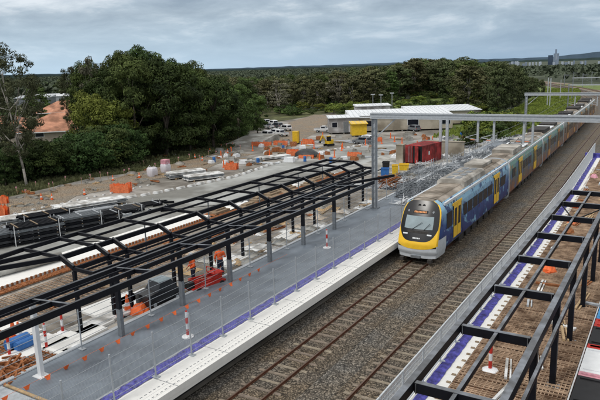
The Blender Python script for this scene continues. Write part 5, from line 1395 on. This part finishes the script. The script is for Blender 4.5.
# ---------------------------------------------------------------- houses at left
def hip(P, rz, L, W, H, rh, wall, roof, label, cat='house'):
    t = thing('brick_house', label, cat, P, rz); MB().box(-L/2,L/2,-W/2,W/2,0,H).build('wall', wall, t)
    e = .6; b = MB(); b.v = [(-L/2-e,-W/2-e,H),(L/2+e,-W/2-e,H),(L/2+e,W/2+e,H),(-L/2-e,W/2+e,H),(-L/2+W/2,0,H+rh),(L/2-W/2,0,H+rh)]
    b.f = [(0,1,5,4),(1,2,5),(2,3,4,5),(3,0,4),(3,2,1,0)]; b.build('roof', roof, t)
    for x in (-L/4,0,L/4): f = MB().box(x-.8,x+.8,-W/2-.05,-W/2,.9,2.1).build('window', 'paint', t); MB().box(x-.7,x+.7,-W/2-.07,-W/2-.051,1,2).build('pane', 'glass', f)
    MB().box(-L/2-e,L/2+e,-W/2-e-.1,-W/2-e-.01,H-.15,H+.02).build('gutter', 'paint', t)
hip(G(76,137,0), R(42), 21, 13, 1.9, 3.0, 'brick', 'tile', 'house with large terracotta hip roof behind the dark trees')
hip(G(68,122,0), R(48), 14, 11, 2.9, 2.8, 'brick', 'tile', 'second terracotta roofed house just behind the large one')
hip(G(6,138,0), R(40), 12, 8, 2.6, 1.8, 'brick', 'tile', 'terracotta roofed house at the left edge behind the gum')
hip(G(30,134,0), R(40), 9, 6, 2.4, .6, 'brick', 'brick', 'low cream building between gum tree and terracotta roof')
hut('long_shed', G(56,103,0), R(35), 18, 9, 3, 'galv', 'roofwhite', 'white roofed shed far behind the terracotta roofs, right one', [], (), 'shed', .8)
hut('long_shed', G(36,105,0), R(35), 14, 8, 3, 'galvdark', 'galv', 'grey roofed shed far behind the terracotta roofs, left one', [], (), 'shed', .8)
# ---------------------------------------------------------------- far city and hills
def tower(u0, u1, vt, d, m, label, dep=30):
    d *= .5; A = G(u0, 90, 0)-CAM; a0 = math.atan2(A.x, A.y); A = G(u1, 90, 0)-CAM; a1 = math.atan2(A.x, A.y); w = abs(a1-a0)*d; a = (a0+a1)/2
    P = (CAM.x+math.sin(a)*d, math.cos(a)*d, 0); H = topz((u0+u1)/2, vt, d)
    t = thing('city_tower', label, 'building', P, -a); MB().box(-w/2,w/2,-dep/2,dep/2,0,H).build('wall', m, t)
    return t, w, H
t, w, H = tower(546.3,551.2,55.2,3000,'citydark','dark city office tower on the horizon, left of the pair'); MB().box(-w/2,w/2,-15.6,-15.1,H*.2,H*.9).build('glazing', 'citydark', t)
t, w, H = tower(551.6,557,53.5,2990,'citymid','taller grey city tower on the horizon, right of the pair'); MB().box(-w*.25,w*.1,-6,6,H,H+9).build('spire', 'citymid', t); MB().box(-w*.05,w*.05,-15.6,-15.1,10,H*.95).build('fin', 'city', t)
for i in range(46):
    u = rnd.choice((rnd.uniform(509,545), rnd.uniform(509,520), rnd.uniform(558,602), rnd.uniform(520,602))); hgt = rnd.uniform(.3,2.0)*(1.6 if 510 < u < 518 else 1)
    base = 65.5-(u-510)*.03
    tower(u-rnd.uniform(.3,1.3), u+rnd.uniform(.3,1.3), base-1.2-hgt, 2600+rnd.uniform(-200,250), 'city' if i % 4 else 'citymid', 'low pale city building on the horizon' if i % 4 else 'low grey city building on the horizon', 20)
    bpy.context.scene.collection.objects[-1]
for o in list(C.objects):
    if o.name.startswith('city_tower') and 'low ' in o.get('label',''): o['group'] = 'pale city blocks' if 'pale' in o['label'] else 'grey city blocks'
def ridge(name, d, tab, m):
    b = MB(); rows = []; q = random.Random(3)
    for k in range(121):
        az = R(-3+k*.55); hh = interp(tab, -3+k*.55)*(1+.0*q.random())+q.uniform(-1,1)*d/2500
        X = CAM.x-math.sin(az)*d; Y = math.cos(az)*d; rows.append([(X,Y,-40),(X,Y,max(-30,hh)),(X-math.sin(az)*600,Y+math.cos(az)*600,max(-30,hh-4))])
    struct(b.grid(rows).build(name, m))
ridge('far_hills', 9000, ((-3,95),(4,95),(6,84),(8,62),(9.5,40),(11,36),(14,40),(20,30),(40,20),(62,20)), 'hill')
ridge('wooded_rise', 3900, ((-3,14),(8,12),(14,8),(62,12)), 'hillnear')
# ---------------------------------------------------------------- light
SE, SR = R(52), R(200)
w = bpy.data.worlds.new('World'); bpy.context.scene.world = w; w.use_nodes = True
nt = w.node_tree; N = nt.nodes; L = nt.links; N.clear()
outn = N.new('ShaderNodeOutputWorld'); sky = N.new('ShaderNodeTexSky'); sky.sky_type = 'NISHITA'; sky.sun_disc = False; sky.sun_elevation = SE; sky.sun_rotation = SR
b1 = N.new('ShaderNodeBackground'); b1.inputs[1].default_value = .08; L.new(sky.outputs[0], b1.inputs[0])
tc = N.new('ShaderNodeTexCoord'); sx = N.new('ShaderNodeSeparateXYZ'); L.new(tc.outputs['Generated'], sx.inputs[0])
az = N.new('ShaderNodeMath'); az.operation = 'MAXIMUM'; L.new(sx.outputs[2], az.inputs[0]); az.inputs[1].default_value = 0
ad = N.new('ShaderNodeMath'); ad.operation = 'ADD'; L.new(az.outputs[0], ad.inputs[0]); ad.inputs[1].default_value = .2
dx = N.new('ShaderNodeMath'); dx.operation = 'DIVIDE'; L.new(sx.outputs[0], dx.inputs[0]); L.new(ad.outputs[0], dx.inputs[1])
dy = N.new('ShaderNodeMath'); dy.operation = 'DIVIDE'; L.new(sx.outputs[1], dy.inputs[0]); L.new(ad.outputs[0], dy.inputs[1])
cb = N.new('ShaderNodeCombineXYZ'); L.new(dx.outputs[0], cb.inputs[0]); L.new(dy.outputs[0], cb.inputs[1])
n1 = N.new('ShaderNodeTexNoise'); n1.inputs['Scale'].default_value = 1.7; n1.inputs['Detail'].default_value = 8; n1.inputs['Roughness'].default_value = .58; n1.inputs['Distortion'].default_value = .25; L.new(cb.outputs[0], n1.inputs['Vector'])
cr = N.new('ShaderNodeValToRGB'); L.new(n1.outputs['Fac'], cr.inputs['Fac']); e = cr.color_ramp.elements
e[0].position = .36; e[0].color = (.235,.3,.375,1); e[1].position = .68; e[1].color = (.62,.67,.72,1); x_ = e.new(.53); x_.color = (.35,.425,.5,1)
# smoother and bluer close to the horizon
mr = N.new('ShaderNodeMapRange'); L.new(sx.outputs[2], mr.inputs[0]); mr.inputs[1].default_value = .0; mr.inputs[2].default_value = .085
mr.inputs[3].default_value = 0; mr.inputs[4].default_value = 1
mh = N.new('ShaderNodeMapRange'); L.new(sx.outputs[0], mh.inputs[0]); mh.inputs[1].default_value = -.75; mh.inputs[2].default_value = -.2
hc = N.new('ShaderNodeMix'); hc.data_type = 'RGBA'; L.new(mh.outputs[0], hc.inputs[0]); hc.inputs[6].default_value = (.41,.55,.68,1); hc.inputs[7].default_value = (.24,.35,.48,1)
mx = N.new('ShaderNodeMix'); mx.data_type = 'RGBA'; L.new(mr.outputs[0], mx.inputs[0]); L.new(hc.outputs[2], mx.inputs[6]); L.new(cr.outputs[0], mx.inputs[7])
# brighter overhead, as under real cloud
mo = N.new('ShaderNodeMapRange'); L.new(sx.outputs[2], mo.inputs[0]); mo.inputs[1].default_value = .15; mo.inputs[2].default_value = .8; mo.inputs[3].default_value = 1.35; mo.inputs[4].default_value = 2.6
zt = N.new('ShaderNodeMapRange'); L.new(sx.outputs[2], zt.inputs[0]); zt.inputs[1].default_value = .16; zt.inputs[2].default_value = .4
m9 = N.new('ShaderNodeMix'); m9.data_type = 'RGBA'; L.new(zt.outputs[0], m9.inputs[0]); L.new(mx.outputs[2], m9.inputs[6]); m9.inputs[7].default_value = (.465,.457,.443,1)
b2 = N.new('ShaderNodeBackground'); L.new(m9.outputs[2], b2.inputs[0]); L.new(mo.outputs[0], b2.inputs[1])
ms = N.new('ShaderNodeMixShader'); ms.inputs[0].default_value = .88; L.new(b1.outputs[0], ms.inputs[1]); L.new(b2.outputs[0], ms.inputs[2]); L.new(ms.outputs[0], outn.inputs[0])
sl = bpy.data.lights.new('sun', 'SUN'); sl.energy = 1.5; sl.angle = R(12); sl.color = (1,.96,.9); so = bpy.data.objects.new('sun', sl); C.objects.link(so)
# sky rotation is measured clockwise from +Y
dv = Vector((math.sin(SR)*math.cos(SE), math.cos(SR)*math.cos(SE), math.sin(SE))); so.rotation_euler = dv.to_track_quat('Z', 'Y').to_euler(); so.location = (0,0,60)
sc = bpy.context.scene; sc.view_settings.view_transform = 'Standard'; sc.view_settings.look = 'None'; sc.view_settings.exposure = 0
for o in C.objects:
    if 'h' in o: del o['h']
